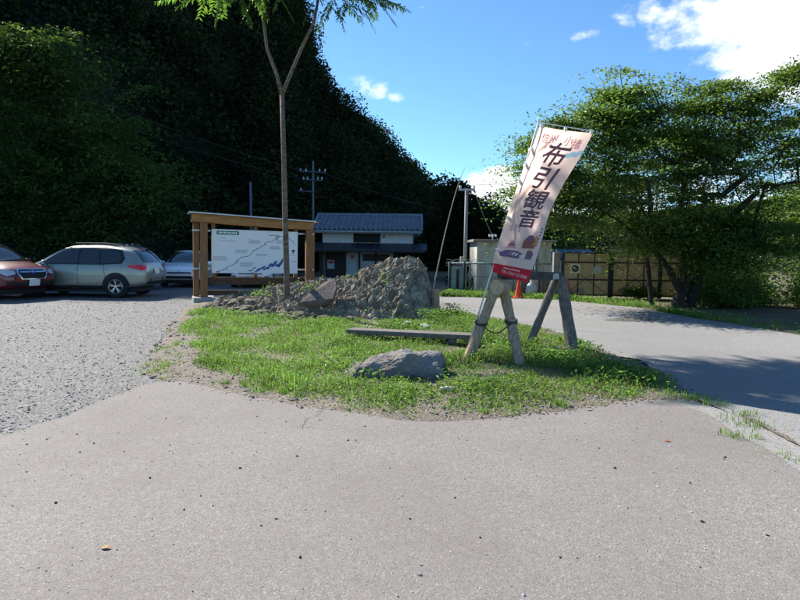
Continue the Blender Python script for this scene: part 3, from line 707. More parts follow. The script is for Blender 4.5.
st = tag(link(bpy.data.objects.new('boulder', me)), 'big flat topped grey stone half sunk in the grass', 'rock'); st.scale = (1.08, 1.05, .95); st.location = (q.x, q.y + .22, .03); st.rotation_euler = (R(-6), R(3), R(6))
for i, (px, py, s, lab) in enumerate([(446, 396, .05, 'small pale pebble in the grass just before the big stone'), (408, 329, .10, 'white chunk of rock in the grass behind the plank bench'), (425, 331, .085, 'pale rock in weeds between mound and plank bench')]):
    q = G(px, py); me2 = rock_mesh(20 + i, .7, 3); me2.materials.append(mat('pale_stone', (.5, .49, .46), .9, .2, 9, bump=.4))
    o = tag(link(bpy.data.objects.new('stone', me2)), lab, 'rock'); o.location = (q.x, q.y, float(isl_h(q.x, q.y)) + s * .3); o.scale = (s * 1.6, s, s); o.rotation_euler = (0, 0, i)

# ------------------------------------------------------------------ plank bench
A = G(352, 341); B = G(474, 352); A.y += .0
pb = thing('plank_bench', 'long weathered plank resting on low log blocks in the grass', 'bench', (A + B) / 2); o0 = (A + B) / 2
a0 = P(350, 330.5, A.y + .1); b0 = P(476, 336.5, A.y - .75)
mb = MB(); mb.beam(a0 - o0, b0 - o0, .30, .075); mb.build('plank', M_PLANK, pb, bevel=.012)
for t in (.15, .82):
    c = a0.lerp(b0, t); mb = MB(); mb.tube([(c.x - o0.x, c.y - .14 - o0.y, .085), (c.x - o0.x, c.y + .14 - o0.y, .085)], .085 + .0 * t, 12); mb.build('log_block', M_LOGD, pb, smooth=False)
    h = c.z - .0375 - .17
    if h > .0: mb = MB(); mb.box((c.x - o0.x, c.y - o0.y, .165 + h / 2), (.16, .24, h)); mb.build('packing_block', M_LOGD, pb)

# ------------------------------------------------------------------ trestle of logs
tr_o = G(494, 362)
tres = thing('log_trestle', 'grey log trestle of two pairs of crossed legs holding the banner pole', 'trestle', tr_o)
def log(name, a, b, r0, r1, m, end=None, ph=0):
    a = Vector(a) - tr_o; b = Vector(b) - tr_o; mb = MB(); n = 8; pts = [a.lerp(b, i / n) for i in range(n + 1)]
    mb.tube(pts, [r0 + (r1 - r0) * i / n + .004 * math.sin(i * 2.1 + ph) for i in range(n + 1)], 14)
    mb.mi = [0] * (len(mb.f) - 2) + [1, 1]
    return mb.build(name, [m, end or M_ENDG], tres, smooth=False)
fl = G(465, 365); fr = G(522, 370); rl = G(526, 350); rr_ = G(574, 355)
apf = P(497, 279, 7.95); apr = P(559, 277, 9.15)
def lg(a, b, r0, r1, m, ph, ext=.0):
    b = b + (b - a).normalized() * ext; a = Vector((a.x, a.y, -.04)); return log('leg', a, b, r0, r1, m, ph=ph)
lg(fl, P(499, 279, 7.92), .072, .066, M_LOG, 0); lg(fr, P(502, 281, 8.06), .07, .07, M_LOG, 1)
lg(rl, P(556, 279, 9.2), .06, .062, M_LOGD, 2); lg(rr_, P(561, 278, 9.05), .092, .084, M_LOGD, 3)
mb = MB(); c = P(496.5, 287.5, 7.78) - tr_o; mb.tube([c, c + Vector((.12, .16, 0))], .105, 20); mb.mi = [0] * (len(mb.f) - 2) + [1, 1]; mb.build('crossed_log', [M_LOG, M_ENDG], tres)
mb = MB(); mb.beam(P(500, 275, 8.0) - tr_o, P(560, 276, 9.15) - tr_o, .10, .12); mb.build('top_rail', mat('rail_dark', (.06, .058, .056), .85, .4, 7), tres, bevel=.01)
mb = MB(); mb.beam(P(545, 277, 8.95) - tr_o, P(557, 276, 9.0) - tr_o, .14, .09); mb.build('packing_block', mat('pale_block', (.42, .41, .38), .9, .2, 8), tres, bevel=.01)
mb = MB(); W0 = P(475, 321, 7.85); W1 = P(515, 320, 7.75)
def ring(cx, rad, n=16, tilt=.25): return [Vector(cx) - tr_o + Vector((math.cos(t) * rad, math.sin(t) * rad, math.sin(t) * rad * tilt)) for t in np.linspace(0, 2 * math.pi, n)]
ca = (fl + Vector((0, 0, 0))).lerp(P(499, 279, 7.92), .48); cb = Vector(fr).lerp(P(502, 281, 8.06), .53)
mb.tube(ring(ca, .082), .006, 6); mb.tube(ring(ca + Vector((0, 0, .015)), .083), .006, 6); mb.tube(ring(cb, .084), .006, 6); mb.tube(ring(cb - Vector((0, 0, .018)), .085), .006, 6); mb.tube(ring(cb + Vector((0, 0, .02)), .085), .006, 6)
pts = [ca.lerp(cb, t) + Vector((0, -.09, -.16 * math.sin(t * math.pi) * (1 - .35 * t))) - tr_o for t in np.linspace(0, 1, 14)]
mb.tube(pts, .008, 6); mb.build('binding_wire', M_WIRE, tres)

# ------------------------------------------------------------------ banner
BO = G(470, 362)
ban = thing('banner_flag', 'pale pink banner with dark brush lettering leaning on its white pole', 'banner', BO)
PT = P(539, 121, 7.80); PB = Vector((BO.x - .09, BO.y + .0, .0))
mb = MB(); mb.tube([PB - BO, PT - BO], [.013, .011], 10); mb.build('pole', mat('white_pole', (.72, .73, .74), .35), ban, smooth=True)
VR = [(0, (540, 126, 7.74), (593, 133, 7.72)), (.12, (532, 147, 7.72), (581, 156, 7.78)), (.3, (520, 178, 7.74), (563, 186, 7.86)), (.5, (509.5, 209, 7.76), (549, 214, 7.96)),
      (.7, (499.5, 240, 7.74), (541.5, 240, 8.02)), (.85, (494, 257, 7.70), (535.5, 262, 8.02)), (1, (492.5, 272, 7.70), (527.5, 283, 7.95))]
VT = [q[0] for q in VR]; LP = np.array([P(*q[1]) for q in VR]); RP = np.array([P(*q[2]) for q in VR])
def cat_rom(T, A, t):
    t = min(max(t, 0), 1); i = max(0, min(len(T) - 2, int(np.searchsorted(T, t, 'right') - 1))); s = (t - T[i]) / (T[i + 1] - T[i])
    p1, p2 = A[i], A[i + 1]; h = T[i + 1] - T[i]
    m1 = (A[i + 1] - A[i - 1]) / (T[i + 1] - T[i - 1]) * h if i > 0 else p2 - p1
    m2 = (A[i + 2] - A[i]) / (T[i + 2] - T[i]) * h if i + 2 < len(T) else p2 - p1
    return (2 * s ** 3 - 3 * s ** 2 + 1) * p1 + (s ** 3 - 2 * s ** 2 + s) * m1 + (-2 * s ** 3 + 3 * s ** 2) * p2 + (s ** 3 - s ** 2) * m2
def ban_pt(u, v, off=0.0):
    L = cat_rom(VT, LP, v); Rr = cat_rom(VT, RP, v); p = L * (1 - u) + Rr * u
    d = .15 * math.sin(u * math.pi) * math.sin(v * 5.5 + .4) + .05 * (u - .5) * math.sin(v * 8)
    # sharp tension creases running from the pole ties down the cloth
    for (u0, v0, u1, v1, am, wd) in ((.50, .02, .06, .20, .038, .05), (.58, .05, .08, .26, .026, .035), (.40, .30, .03, .56, .030, .045), (.22, .33, .0, .48, .02, .04), (.85, .45, .55, .8, .018, .09), (.35, .75, .15, 1.0, .02, .08)):
        dx, dy = u1 - u0, (v1 - v0) * 3; px, py = u - u0, (v - v0) * 3; t = (px * dx + py * dy) / (dx * dx + dy * dy); e = abs(px * dy - py * dx) / math.hypot(dx, dy)
        k = max(0, 1 - abs(t - .5) * 1.7); d -= am * k * math.exp(-(e / wd) ** 2) - am * .5 * k * math.exp(-((e - wd * 1.6) / wd) ** 2)
    d += .006 * math.sin(u * 9 + v * 14)
    return Vector((p[0], p[1] + d - off, p[2])) - BO
nu, nv = 40, 110; V = [ban_pt(i / nu, j / nv) for j in range(nv + 1) for i in range(nu + 1)]
fa = [(j * (nu + 1) + i, j * (nu + 1) + i + 1, (j + 1) * (nu + 1) + i + 1, (j + 1) * (nu + 1) + i) for j in range(nv) for i in range(nu)]
def cloth_mat(name, col, tcol, tr=.45):
    m = bpy.data.materials.new(name); m.use_nodes = True; N = m.node_tree.nodes; L = m.node_tree.links; b = N['Principled BSDF']; b.inputs['Base Color'].default_value = (*col, 1); b.inputs['Roughness'].default_value = .75; b.inputs['Specular IOR Level'].default_value = .15
    t = N.new('ShaderNodeBsdfTranslucent'); t.inputs[0].default_value = (*tcol, 1); ms = N.new('ShaderNodeMixShader'); ms.inputs[0].default_value = tr
    L.new(b.outputs[0], ms.inputs[1]); L.new(t.outputs[0], ms.inputs[2]); L.new(ms.outputs[0], N['Material Output'].inputs[0]); return m
M_CLOTH = cloth_mat('banner_cloth', (.88, .655, .57), (.92, .69, .60), .6); M_CRED = cloth_mat('banner_red', (.62, .03, .05), (.68, .03, .06), .45); M_CBLUE = cloth_mat('banner_blue', (.42, .60, .68), (.42, .60, .68), .4)
M_CINK = cloth_mat('banner_ink', (.12, .08, .125), (.15, .095, .14), .3); M_CPINK = cloth_mat('banner_pink_ink', (.62, .28, .33), (.62, .28, .33), .3)
M_CBRN = cloth_mat('banner_brown', (.30, .12, .10), (.3, .12, .1), .3); M_CPUR = cloth_mat('banner_purple', (.20, .13, .22), (.2, .13, .22), .3); M_CORN = cloth_mat('banner_orange', (.62, .30, .16), (.62, .3, .16), .3); M_CWHT = cloth_mat('banner_white', (.82, .80, .80), (.82, .8, .8), .4)
mb = MB(); mb.v = [tuple(v) for v in V]; mb.f = [list(f) for f in fa]
rv = .905
for k, f in enumerate(fa):
    j = k // nu; i = k % nu; v = (j + .5) / nv; u = (i + .5) / nu
    mb.mi.append(1 if v > rv else (2 if (.085 + .03 * math.sin(u * 3) < v < .135 + .02 * math.sin(u * 4) and u > .72) else 0))
mb.build('cloth', [M_CLOTH, M_CRED, M_CBLUE], ban, smooth=True, fix=False)
def wrap(mesh, u0, v0, us, vs, m, name, off=.003, rot=0, parent=ban, fn=ban_pt):
    bm = bmesh.new(); bm.from_mesh(mesh); bmesh.ops.triangulate(bm, faces=bm.faces)
    for _ in range(3):
        E = [e for e in bm.edges if math.hypot((e.verts[0].co.x - e.verts[1].co.x) * us, (e.verts[0].co.y - e.verts[1].co.y) * vs * 3) > .06]
        if not E: break
        bmesh.ops.subdivide_edges(bm, edges=E, cuts=1); bmesh.ops.triangulate(bm, faces=bm.faces)
    cr, sr = math.cos(rot), math.sin(rot)
    for v in bm.verts:
        x, y = v.co.x * cr - v.co.y * sr, v.co.x * sr + v.co.y * cr; v.co = fn(min(max(u0 + x * us, .005), .995), min(max(v0 - y * vs, .002), .998), off)
    me = bpy.data.meshes.new(name); bm.to_mesh(me); bm.free(); me.materials.append(m); return link(bpy.data.objects.new(name, me), parent)
def text_mesh(t, bold=.0, shear=0.0):
    c = bpy.data.curves.new('text', 'FONT'); c.body = t; c.size = 1; c.offset = bold; c.shear = shear; c.align_x = 'CENTER'; c.align_y = 'CENTER'; c.resolution_u = 3
    o = bpy.data.objects.new('text', c); C.objects.link(o); dg = bpy.context.evaluated_depsgraph_get(); me = bpy.data.meshes.new_from_object(o.evaluated_get(dg))
    C.objects.unlink(o); bpy.data.objects.remove(o)
    xs_ = [v.co.x for v in me.vertices]; ys_ = [v.co.y for v in me.vertices]
    if xs_:
        cx, cy = (max(xs_) + min(xs_)) / 2, (max(ys_) + min(ys_)) / 2
        for v in me.vertices: v.co.x -= cx; v.co.y -= cy
    return me
def poly_mesh(pts):
    me = bpy.data.meshes.new('p'); me.from_pydata([(x, y, 0) for x, y in pts], [], [list(range(len(pts)))]); return me
for ch, u, v, s in (('布', .54, .128, .41), ('引', .55, .268, .44), ('観', .56, .412, .43), ('音', .53, .548, .41)):
    wrap(text_mesh(ch, .018, .16), u, v, s * 1.2, s * .335, M_CINK, 'lettering', .004)
for ch, u, v in (('信', .20, .055), ('州', .35, .055), ('小', .66, .05), ('諸', .82, .06)):
    wrap(text_mesh(ch, .008), u, v, .17, .055, M_CPINK, 'lettering', .004)
for k, (v, u) in enumerate(((.61, .18), (.61, .27), (.62, .36))):
    for j in range(3): wrap(poly_mesh([(-.5, -.5), (.5, -.5), (.5, .5), (-.5, .5)]), u, v + j * .016 - .01, .05, .008, M_CPINK, 'small_print', .004)
for k in range(6): wrap(poly_mesh([(-.5, -.4), (.4, -.5), (.5, .4), (-.3, .5)]), (.93 - k * .012), .62 + k * .024, .05, .014, M_CPUR, 'small_print', .004)
def art(pts, u, v, us, vs, m): return wrap(poly_mesh(pts), u, v - (.055 if v < .93 else 0), us * (1.25 if v < .93 else 1), vs * (1.6 if v < .93 else 1), m, 'picture', .0045)
for t in range(3): art([(-1, 0), (1, 0), (.55, .7), (-.55, .7)], .28, .815 - t * .018, .09 - t * .02, .016, M_CPINK if t % 2 == 0 else M_CBRN)
art([(-1, -.6), (1, -.6), (1, .3), (0, 1), (-1, .3)], .68, .785, .13, .035, M_CBRN); art([(-1, -.2), (1, -.2), (.3, 1), (-.3, 1)], .68, .755, .13, .02, M_CPUR)
art([(-1, -.5), (0, -.8), (1, -.4), (.8, .6), (-.2, .9)], .82, .765, .06, .03, M_CORN)
art([(-1, -.7), (.7, -.9), (1, .2), (.4, .8), (-.6, .9), (-1.1, .3)], .34, .865, .19, .022, M_CPUR); art([(-1, -.2), (1, -1), (1, -.5), (-.8, .5)], .52, .862, .2, .02, M_CWHT)
art([(-.7, -1), (.8, -1), (1, .1), (.4, .9), (-.5, .8)], .74, .86, .1, .022, M_CPUR); art([(-.7, -.5), (.7, -.6), (.5, .8), (-.5, .7)], .72, .838, .055, .011, M_CORN)
for k in range(7): art([(-.5, -.5), (.5, -.5), (.5, .5), (-.5, .5)], .26 + k * .062, .934, .045, .0105, M_CWHT)
wrap(text_mesh('TEL.0267-22-0568', .004), .56, .966, .098, .036, M_CWHT, 'lettering', .005)
mb = MB(); mb.tube([PT + Vector((-.02, -.02, -.02)) - BO, P(594.5, 131.5, 7.70) - BO], .007, 6); mb.build('top_rod', MATS['white_pole'], ban)
mb = MB(); mb.lathe([(0, .03), (.02, .025), (.022, 0), (.018, -.03), (0, -.03)], 10, 'Z', PT - BO); mb.build('pole_cap', MATS['white_pole'], ban)
for u in (.03, .5, .97):
    q = ban_pt(u, 0); mb = MB(); mb.box(q + Vector((0, -.004, .015)), (.035, .028, .05)); mb.build('tie', M_WPRINT, ban, bevel=.004)
for v in (.13, .22, .32, .55, .78):
    q = ban_pt(.0, v); t = (q.z - (PB - BO).z) / ((PT - PB).z); c = (PB - BO).lerp(PT - BO, t); mb = MB(); mb.beam(q + Vector((.01, -.004, 0)), c + Vector((-.012, -.004, 0)), .03, .03); mb.build('tie', M_WPRINT, ban)

# ------------------------------------------------------------------ map board shelter
NO = Vector((P(204, 306, 16.7).x, 16.7, 0)); NR = P(308, 306, 17.9); ang = math.atan2(NR.y - NO.y, NR.x - NO.x); WID = math.hypot(NR.x - NO.x, NR.y - NO.y)
nb_ = thing('notice_board', 'roofed wooden shelter holding a large white trail map board', 'sign', NO, ang)
nb_.rotation_euler = (0, R(.6), ang)
sl = math.radians(1.9)
def top_at(x): return 2.29 - x * math.tan(sl)
for x in (0, WID):
    for dy, wd, m, dx in ((-.05, .20, M_WOODC, .09), (.30, .16, M_WOODC, -.1 if x == 0 else .26)):
        mb = MB(); h = top_at(x) - .02; mb.box((x + dx - .09, dy, h / 2 + .03), (wd, .18, h - .06)); mb.build('post', m, nb_, bevel=.008)
    mb = MB(); mb.box((x, .1, .02), (.62, .78, .24), taper=.95); mb.build('footing', M_CONCRETE, nb_, bevel=.015)
    for z in (2.05, .95): mb = MB(); mb.box((x - .05, .12, z), (.5, .05, .05)); mb.build('tie_bar', M_METAL, nb_)
for dy in (-.14, .34):
    mb = MB(); mb.beam((-.32, dy, top_at(-.32) + .10), (WID + .10, dy, top_at(WID + .1) + .10), .11, .22); mb.build('roof_beam', M_WOODB, nb_, bevel=.008)
mb = MB(); mb.beam((-.40, .1, top_at(-.4) + .235), (WID + .15, .1, top_at(WID + .15) + .235), .86, .035); mb.build('roof_sheet', M_METAL, nb_)
for i in range(7):
    x = -.2 + i * (WID + .4) / 6; mb = MB(); mb.box((x, .1, top_at(x) + .22), (.06, .8, .03)); mb.build('rafter', M_WOODB, nb_)
BX0, BX1 = .22, WID - .34; bt, bb = 2.10, .83
for x in (BX0 + .05, (BX0 + BX1) / 2, BX1 - .05):
    mb = MB(); mb.box((x, .06, (top_at(x) + bb) / 2 - .06), (.11, .07, top_at(x) - bb + .12)); mb.build('batten', M_WOODC, nb_, bevel=.005)
for z, h in ((.60, .22), (.26, .14)):
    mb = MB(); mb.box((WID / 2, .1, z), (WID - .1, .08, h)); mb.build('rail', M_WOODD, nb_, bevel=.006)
mb = MB(); mb.box(((BX0 + BX1) / 2, 0, (bt + bb) / 2), (BX1 - BX0, .03, bt - bb)); panel = mb.build('map_panel', M_WHITE, nb_, bevel=.004)
def bp(u, v, k=0): return Vector((BX0 + u * (BX1 - BX0), -.0175 - .0015 * k, bt - v * (bt - bb)))
def flat(name, polys, m, k=0):
    mb = MB()
    for pl in polys: mb.add([bp(u, v, k) for u, v in pl], [list(range(len(pl)))])
    o = mb.build(name, m, panel, fix=False)
    if len(polys) > 5: o['kind'] = 'stuff'
    return o
def rect(u, v, w, h): return [(u, v + h), (u + w, v + h), (u + w, v), (u, v)]
flat('title_plate', [rect(.055, .035, .25, .085)], M_GREEN)
random.seed(3)
flat('title_lettering', [rect(.075 + i * .0215, .055 + random.uniform(0, .006), .015, random.uniform(.03, .045)) for i in range(10)], M_WPRINT, 1)
def lines(u, v, n, w, ch=.0085):
    out = []
    for r_ in range(n):
        x = u
        while x < u + w * random.uniform(.75, 1):
            l = ch * random.uniform(.6, 1.2); out.append(rect(x, v + r_ * .026, l, .013)); x += l + .004
    return out
tx = []
for (u, v, n, w) in ((.095, .19, 1, .08), (.095, .25, 1, .2), (.42, .2, 1, .04), (.42, .235, 3, .15), (.265, .46, 3, .15), (.02, .62, 4, .16), (.32, .75, 4, .16), (.5, .55, 2, .15), (.66, .36, 3, .14), (.74, .22, 3, .12), (.92, .55, 1, .06), (.92, .70, 1, .06)): tx += lines(u, v, n, w)
flat('map_caption', tx, M_INKG)
path = [(.065, .97), (.10, .94), (.12, .92), (.16, .91), (.17, .86), (.20, .83), (.25, .80), (.26, .77), (.29, .74), (.28, .71), (.31, .66), (.35, .62), (.40, .61), (.43, .57), (.47, .51), (.46, .485), (.50, .45), (.52, .42), (.55, .40), (.57, .36), (.61, .33), (.60, .29), (.64, .26), (.69, .25), (.71, .21), (.76, .18), (.73, .15), (.78, .13), (.74, .105), (.70, .10), (.66, .11), (.64, .09)]
def strip(pl, w):
    out = []
    for (a, b), (c, d) in zip(pl[:-1], pl[1:]):
        L = math.hypot(c - a, (d - b) * .5) + 1e-6; nx, ny = -(d - b) * .5 / L * w, (c - a) / L * w * 2; out.append([(a + nx, b + ny), (a - nx, b - ny), (c - nx, d - ny), (c + nx, d + ny)][::-1])
    return out
wig = [(a + .008 * math.sin(k * 2.4), b + .012 * math.cos(k * 3.1)) for k, (a, b) in enumerate([(p0[0] + (p1[0] - p0[0]) * t, p0[1] + (p1[1] - p0[1]) * t) for p0, p1 in zip(path[:-1], path[1:]) for t in (0, .5)])]
flat('map_trail', strip(wig, .0026), M_INK, 1); flat('map_arc', strip([(.74, .105), (.82, .125), (.89, .16), (.93, .21), (.965, .30)], .0025), M_INK, 1)
flat('map_start', [rect(.05, .955, .03, .03)], M_RED, 1)
flat('map_mark', [[(.925, .44), (.965, .43), (.96, .48), (.94, .50)][::-1], rect(.938, .50, .012, .02)], M_INK, 1)
bl = []
for i in range(26):
    t = i / 25; u = .40 + .42 * t; v = .95 - .24 * t + random.uniform(-.04, .06); l = random.uniform(.03, .085); h = random.uniform(.02, .05) * (.4 + t); bl.append([(u, v + h * .4), (u + l * .6, v - h), (u + l, v - h * .6), (u + l * .45, v + h)])
flat('map_brush_strokes', bl, M_BLUE, 1)

# ------------------------------------------------------------------ house
HO = Vector((P(367, 250, 42).x, 42, -.5)); house = thing('tiled_house', 'two storey white walled house with blue grey tiled roof behind the rock mound', 'house', HO, R(-1.5))
hw = 3.25; 
mb = MB(); mb.box((0, 2.6, 1.27), (6.9, 5.0, 2.54)); mb.build('lower_wall', mat('lower_wall', (.20, .17, .14), .85, .2, 3), house)
mb = MB(); mb.box((0, 2.5, 3.0), (6.5, 4.6, .92)); mb.build('upper_wall', M_PLASTER, house)
for x0, x1 in ((-1.0, .95),):
    mb = MB(); mb.box(((x0 + x1) / 2, .19, 2.98), (x1 - x0, .06, .66)); w_ = mb.build('window', M_DARKWOOD, house)
    for k in range(4): mb = MB(); mb.box((x0 + .25 + k * .48, .15, 2.98), (.42, .02, .56)); mb.build('pane', mat('house_pane', (.02, .02, .022), .5, spec=.15), w_)
mb = MB(); mb.box((1.2, .185, 3.1), (.16, .03, .16)); mb.build('round_mark', mat('rust_mark', (.22, .09, .06), .8), house)
# tiled main roof : two slopes, real tile waves
def tile_roof(name, x0, x1, ye, ze, yr, zr, parent, ncol, nrow):
    vs, fs = [], []; per = 6; nx_ = ncol * per
    for r_ in range(nrow):
        for e in (0, 1):
            t = (r_ + e) / nrow
            for i in range(nx_ + 1):
                x = x0 + (x1 - x0) * i / nx_; ph = (i % per) / per; wv = .075 * (math.cos(ph * 2 * math.pi) ** 3 if True else 0)
                vs.append((x, ye + (yr - ye) * t, ze + (zr - ze) * t + wv + (.10 if e == 0 else 0.0)))
    w_ = nx_ + 1
    for r_ in range(nrow):
        b = r_ * 2 * w_
        for i in range(nx_): fs.append((b + i, b + i + 1, b + w_ + i + 1, b + w_ + i))
        if r_ < nrow - 1:
            for i in range(nx_): fs.append((b + w_ + i, b + w_ + i + 1, b + 2 * w_ + i + 1, b + 2 * w_ + i))
    for i in range(nx_): pass
    mb = MB(); mb.add(vs, fs); o = mb.build(name, M_TILE, parent, smooth=True, fix=False); return o
tile_roof('roof_slope', -3.95, 3.95, -.75, 3.47, 2.5, 4.72, house, 23, 7); tile_roof('roof_slope', 3.95, -3.95, 5.75, 3.47, 2.5, 4.72, house, 27, 8)
mb = MB(); mb.prism([(-3.9, -.72, 3.30), (-3.9, -.72, 3.42), (-3.9, 2.5, 4.66), (-3.9, 5.7, 3.42), (-3.9, 5.7, 3.30), (-3.9, 2.5, 4.5)], (0, 0, 0), (7.8, 0, 0)); mb.build('roof_soffit', M_PLASTER, house)
mb = MB(); mb.tube([(-4.0, 2.5, 4.76), (4.0, 2.5, 4.76)], .14, 10); mb.box((0, 2.5, 4.72), (7.9, .22, .2)); mb.build('ridge_cap', M_TILE, house)
for s in (-1, 1):
    for e in (-.75, 5.75): mb = MB(); mb.tube([(s * 3.93, e, 3.53), (s * 3.93, 2.5, 4.78)], .08, 8); mb.build('verge_tile', M_TILE, house)
mb = MB(); mb.tube([(2.6, 1.4, 4.35), (2.75, 1.35, 4.6)], .03, 5); leaves_ob = None
mb = MB(); mb.prism([(-4.1, -1.5, 2.08), (-4.1, -1.5, 2.16), (-4.1, .2, 2.62), (-4.1, .2, 2.5)], (0, 0, 0), (8.4, 0, 0)); can = mb.build('lower_roof', mat('slate_dark', (.035, .04, .05), .45, .2, 4), house)
for k in range(18):
    mb = MB(); mb.beam((-4.05 + k * .49, -1.5, 2.18), (-4.05 + k * .49, .2, 2.64), .03, .03); mb.build('seam', MATS['slate_dark'], can)
mb = MB(); mb.box((0.05, -1.46, 2.02), (8.2, .06, .12)); mb.build('fascia', M_DARKWOOD, house)
for x in (-3.3, -1.62, -.55, .65, 2.0, 3.4):
    mb = MB(); mb.box((x, -.02, 1.02), (.13, .13, 2.04)); mb.build('pillar', M_DARKWOOD, house)
def pan(x0, x1, z0, z1, m, name, y=.05): mb = MB(); mb.box(((x0 + x1) / 2, y, (z0 + z1) / 2), (x1 - x0, .04, z1 - z0)); return mb.build(name, m, house)
M_PALEW = mat('pale_door', (.42, .45, .46), .5, .08, 3)
dr = pan(-1.5, -.62, .05, 1.95, M_PALEW, 'door'); mb = MB(); mb.lathe([(0, -.01), (.13, -.01), (.13, 0), (0, .0)], 16, 'Y', (-1.06, .025, 1.62)); mb.build('door_mark', M_RED, dr)
w2 = pan(-.48, 1.9, .05, 1.95, M_PALEW, 'shop_window'); 
mb = MB(); mb.box((.66, .025, 1.58), (1.95, .02, .5)); mb.build('pane', mat('brown_pane', (.05, .042, .035), .5, spec=.15), w2); mb = MB(); mb.box((.66, .025, .7), (1.95, .02, 1.1)); mb.build('pane', mat('pale_pane', (.38, .41, .43), .3), w2)
dk = pan(-3.0, -1.75, .05, 1.95, M_DARKWOOD, 'entrance'); mb = MB(); mb.box((-2.62, .02, 1.05), (.5, .02, .62)); po = mb.build('poster', M_PALEW, dk); mb = MB(); mb.box((-2.62, .005, 1.2), (.36, .01, .2)); mb.build('poster_mark', M_RED, po)
mb = MB(); mb.tube([(-3.95, -.84, 3.38), (3.95, -.84, 3.38)], .05, 8); mb.build('gutter', M_METAL, house)
mb = MB(); mb.tube([(3.3, -.8, 3.36), (3.3, .12, 3.2), (3.3, .12, 2.6)], .035, 8); mb.build('downpipe', M_METAL, house)
mb = MB(); mb.box((-1.0, -.6, .06), (5.4, 1.0, .12)); mb.build('step', M_CONCRETE, house)
pan(2.1, 3.3, .05, 1.95, MATS['house_pane'], 'shop_window')

# ------------------------------------------------------------------ shed, yard fence, pole
SO = P(476, 292, 23.2); SO.z = -.02; SE = P(550, 292, 23.2); sw = SE.x - SO.x
shed = thing('concrete_shed', 'small beige rendered shed with flat slab roof behind the pipe fence', 'shed', (SO.x + sw / 2, 24.4, -.02))
mb = MB(); mb.box((0, 0, .98), (sw, 2.4, 1.96)); mb.build('wall', M_SHED, shed)
mb = MB(); mb.box((0, 0, 2.01), (sw + .34, 2.75, .10)); mb.build('roof_slab', mat('slab_conc', (.24, .22, .19), .9, .25, 3), shed, bevel=.01)
mb = MB(); mb.tube([(-sw / 2 + .62, -1.1, 2.06), (-sw / 2 + .62, -1.1, 2.28)], .025, 6); brk = mb.build('wire_bracket', M_METAL, shed)
for k in (-.12, 0, .12): mb = MB(); mb.lathe([(0, -.05), (.035, -.05), (.045, 0), (.03, .05), (0, .05)], 8, 'Z', (-sw / 2 + .62 + k, -1.16, 2.22)); mb.build('insulator', M_WPRINT, brk)
dp = mb = MB(); mb.box((.55, -1.215, .85), (.75, .04, 1.6)); mb.build('door', mat('shed_door', (.17, .15, .12), .8, .2, 4), shed)
UP = P(464.5, 291, 22.4); UP.z = -.02
up = thing('utility_pole', 'slender concrete pole with a short crossarm in front of the beige shed', 'pole', UP)
ht = P(464, 188, 22.4).z
mb = MB(); mb.tube([(0, 0, 0), (0, 0, ht)], [.075, .06], 14); mb.build('shaft', M_POLE, up, smooth=True)
mb = MB(); mb.box((0, -.12, ht - .06), (.62, .07, .07)); mb.build('crossarm', M_METAL, up)
for x in (-.26, .26): mb = MB(); mb.lathe([(0, 0), (.035, 0), (.05, .06), (.03, .12), (0, .12)], 8, 'Z', (x, -.12, ht - .02)); mb.build('insulator', M_WPRINT, up)
mb = MB(); mb.box((-.13, -.17, P(461, 260, 22.4).z), (.16, .14, .30)); mb.build('meter_box', mat('meter_box', (.50, .44, .32), .6), up, bevel=.01)
a_ = Vector((UP.x + .25, 22.28, ht)); b_ = Vector((SO.x + .62, 23.3, 2.2)); mb = MB(); mb.tube([a_.lerp(b_, t) - Vector((0, 0, .10 * math.sin(t * math.pi))) for t in np.linspace(0, 1, 10)], .013, 5)
tag(mb.build('service_cable', mat('cable_grey', (.25, .24, .22), .7), None), 'thin cable sloping from the slender concrete pole to the shed roof', 'cable')
# pipe fence in front of shed
pf0 = P(449, 291, 22.0); pf1 = P(557, 293, 21.0)
pf = thing('pipe_fence', 'green pipe rail fence with wires in front of the beige shed', 'fence', (pf0.x, pf0.y, -.02)); PF = Vector((pf0.x, pf0.y, -.02))
def fp(t, z): return Vector((pf0.x + (pf1.x - pf0.x) * t, pf0.y + (pf1.y - pf0.y) * t, z)) - PF
for t in np.linspace(0, 1, 6): mb = MB(); mb.tube([fp(t, -.0), fp(t, 1.16)], .028, 8); mb.build('post', M_TEAL, pf, smooth=True)
mb = MB(); mb.tube([fp(0, 1.1), fp(1, 1.14)], .034, 8); mb.build('rail', M_TEAL, pf, smooth=True)
mb = MB(); mb.tube([fp(.2, .62), fp(1, .62)], .016, 6); mb.build('rail', M_TEAL, pf)
mb = MB()
for k in range(34):
    t = k / 33; mb.tube([fp(t, .05), fp(min(1, t + .05), 1.1)], .003, 3, False); mb.tube([fp(t, 1.1), fp(min(1, t + .05), .05)], .003, 3, False)
mb.build('wire_mesh', M_METAL, pf)['kind'] = 'stuff'
gp0 = P(449.5, 291, 21.9); gp1 = P(464, 291, 21.9)
gs = thing('sheet_panel', 'pale green corrugated sheet panel at the foot of the concrete pole', 'panel', ((gp0.x + gp1.x) / 2, 21.9, 0)); wd = gp1.x - gp0.x
mb = MB(); n = 60; vs = []
for i in range(n + 1):
    x = -wd / 2 + wd * i / n; y = .02 * math.cos(i * 2 * math.pi / 6); vs += [(x, y, .02), (x, y, .98)]
mb.add(vs, [(2 * i, 2 * i + 2, 2 * i + 3, 2 * i + 1) for i in range(n)]); mb.build('sheet', M_PALEGREEN, gs, smooth=True, fix=False)
for x, wv in ((-wd / 2, .07), (.02, .1), (wd / 2, .06)): mb = MB(); mb.box((x, -.05, .45 if x == .02 else .58), (wv, .06, .86 if x == .02 else 1.16)); mb.build('post', M_DARKWOOD, gs)
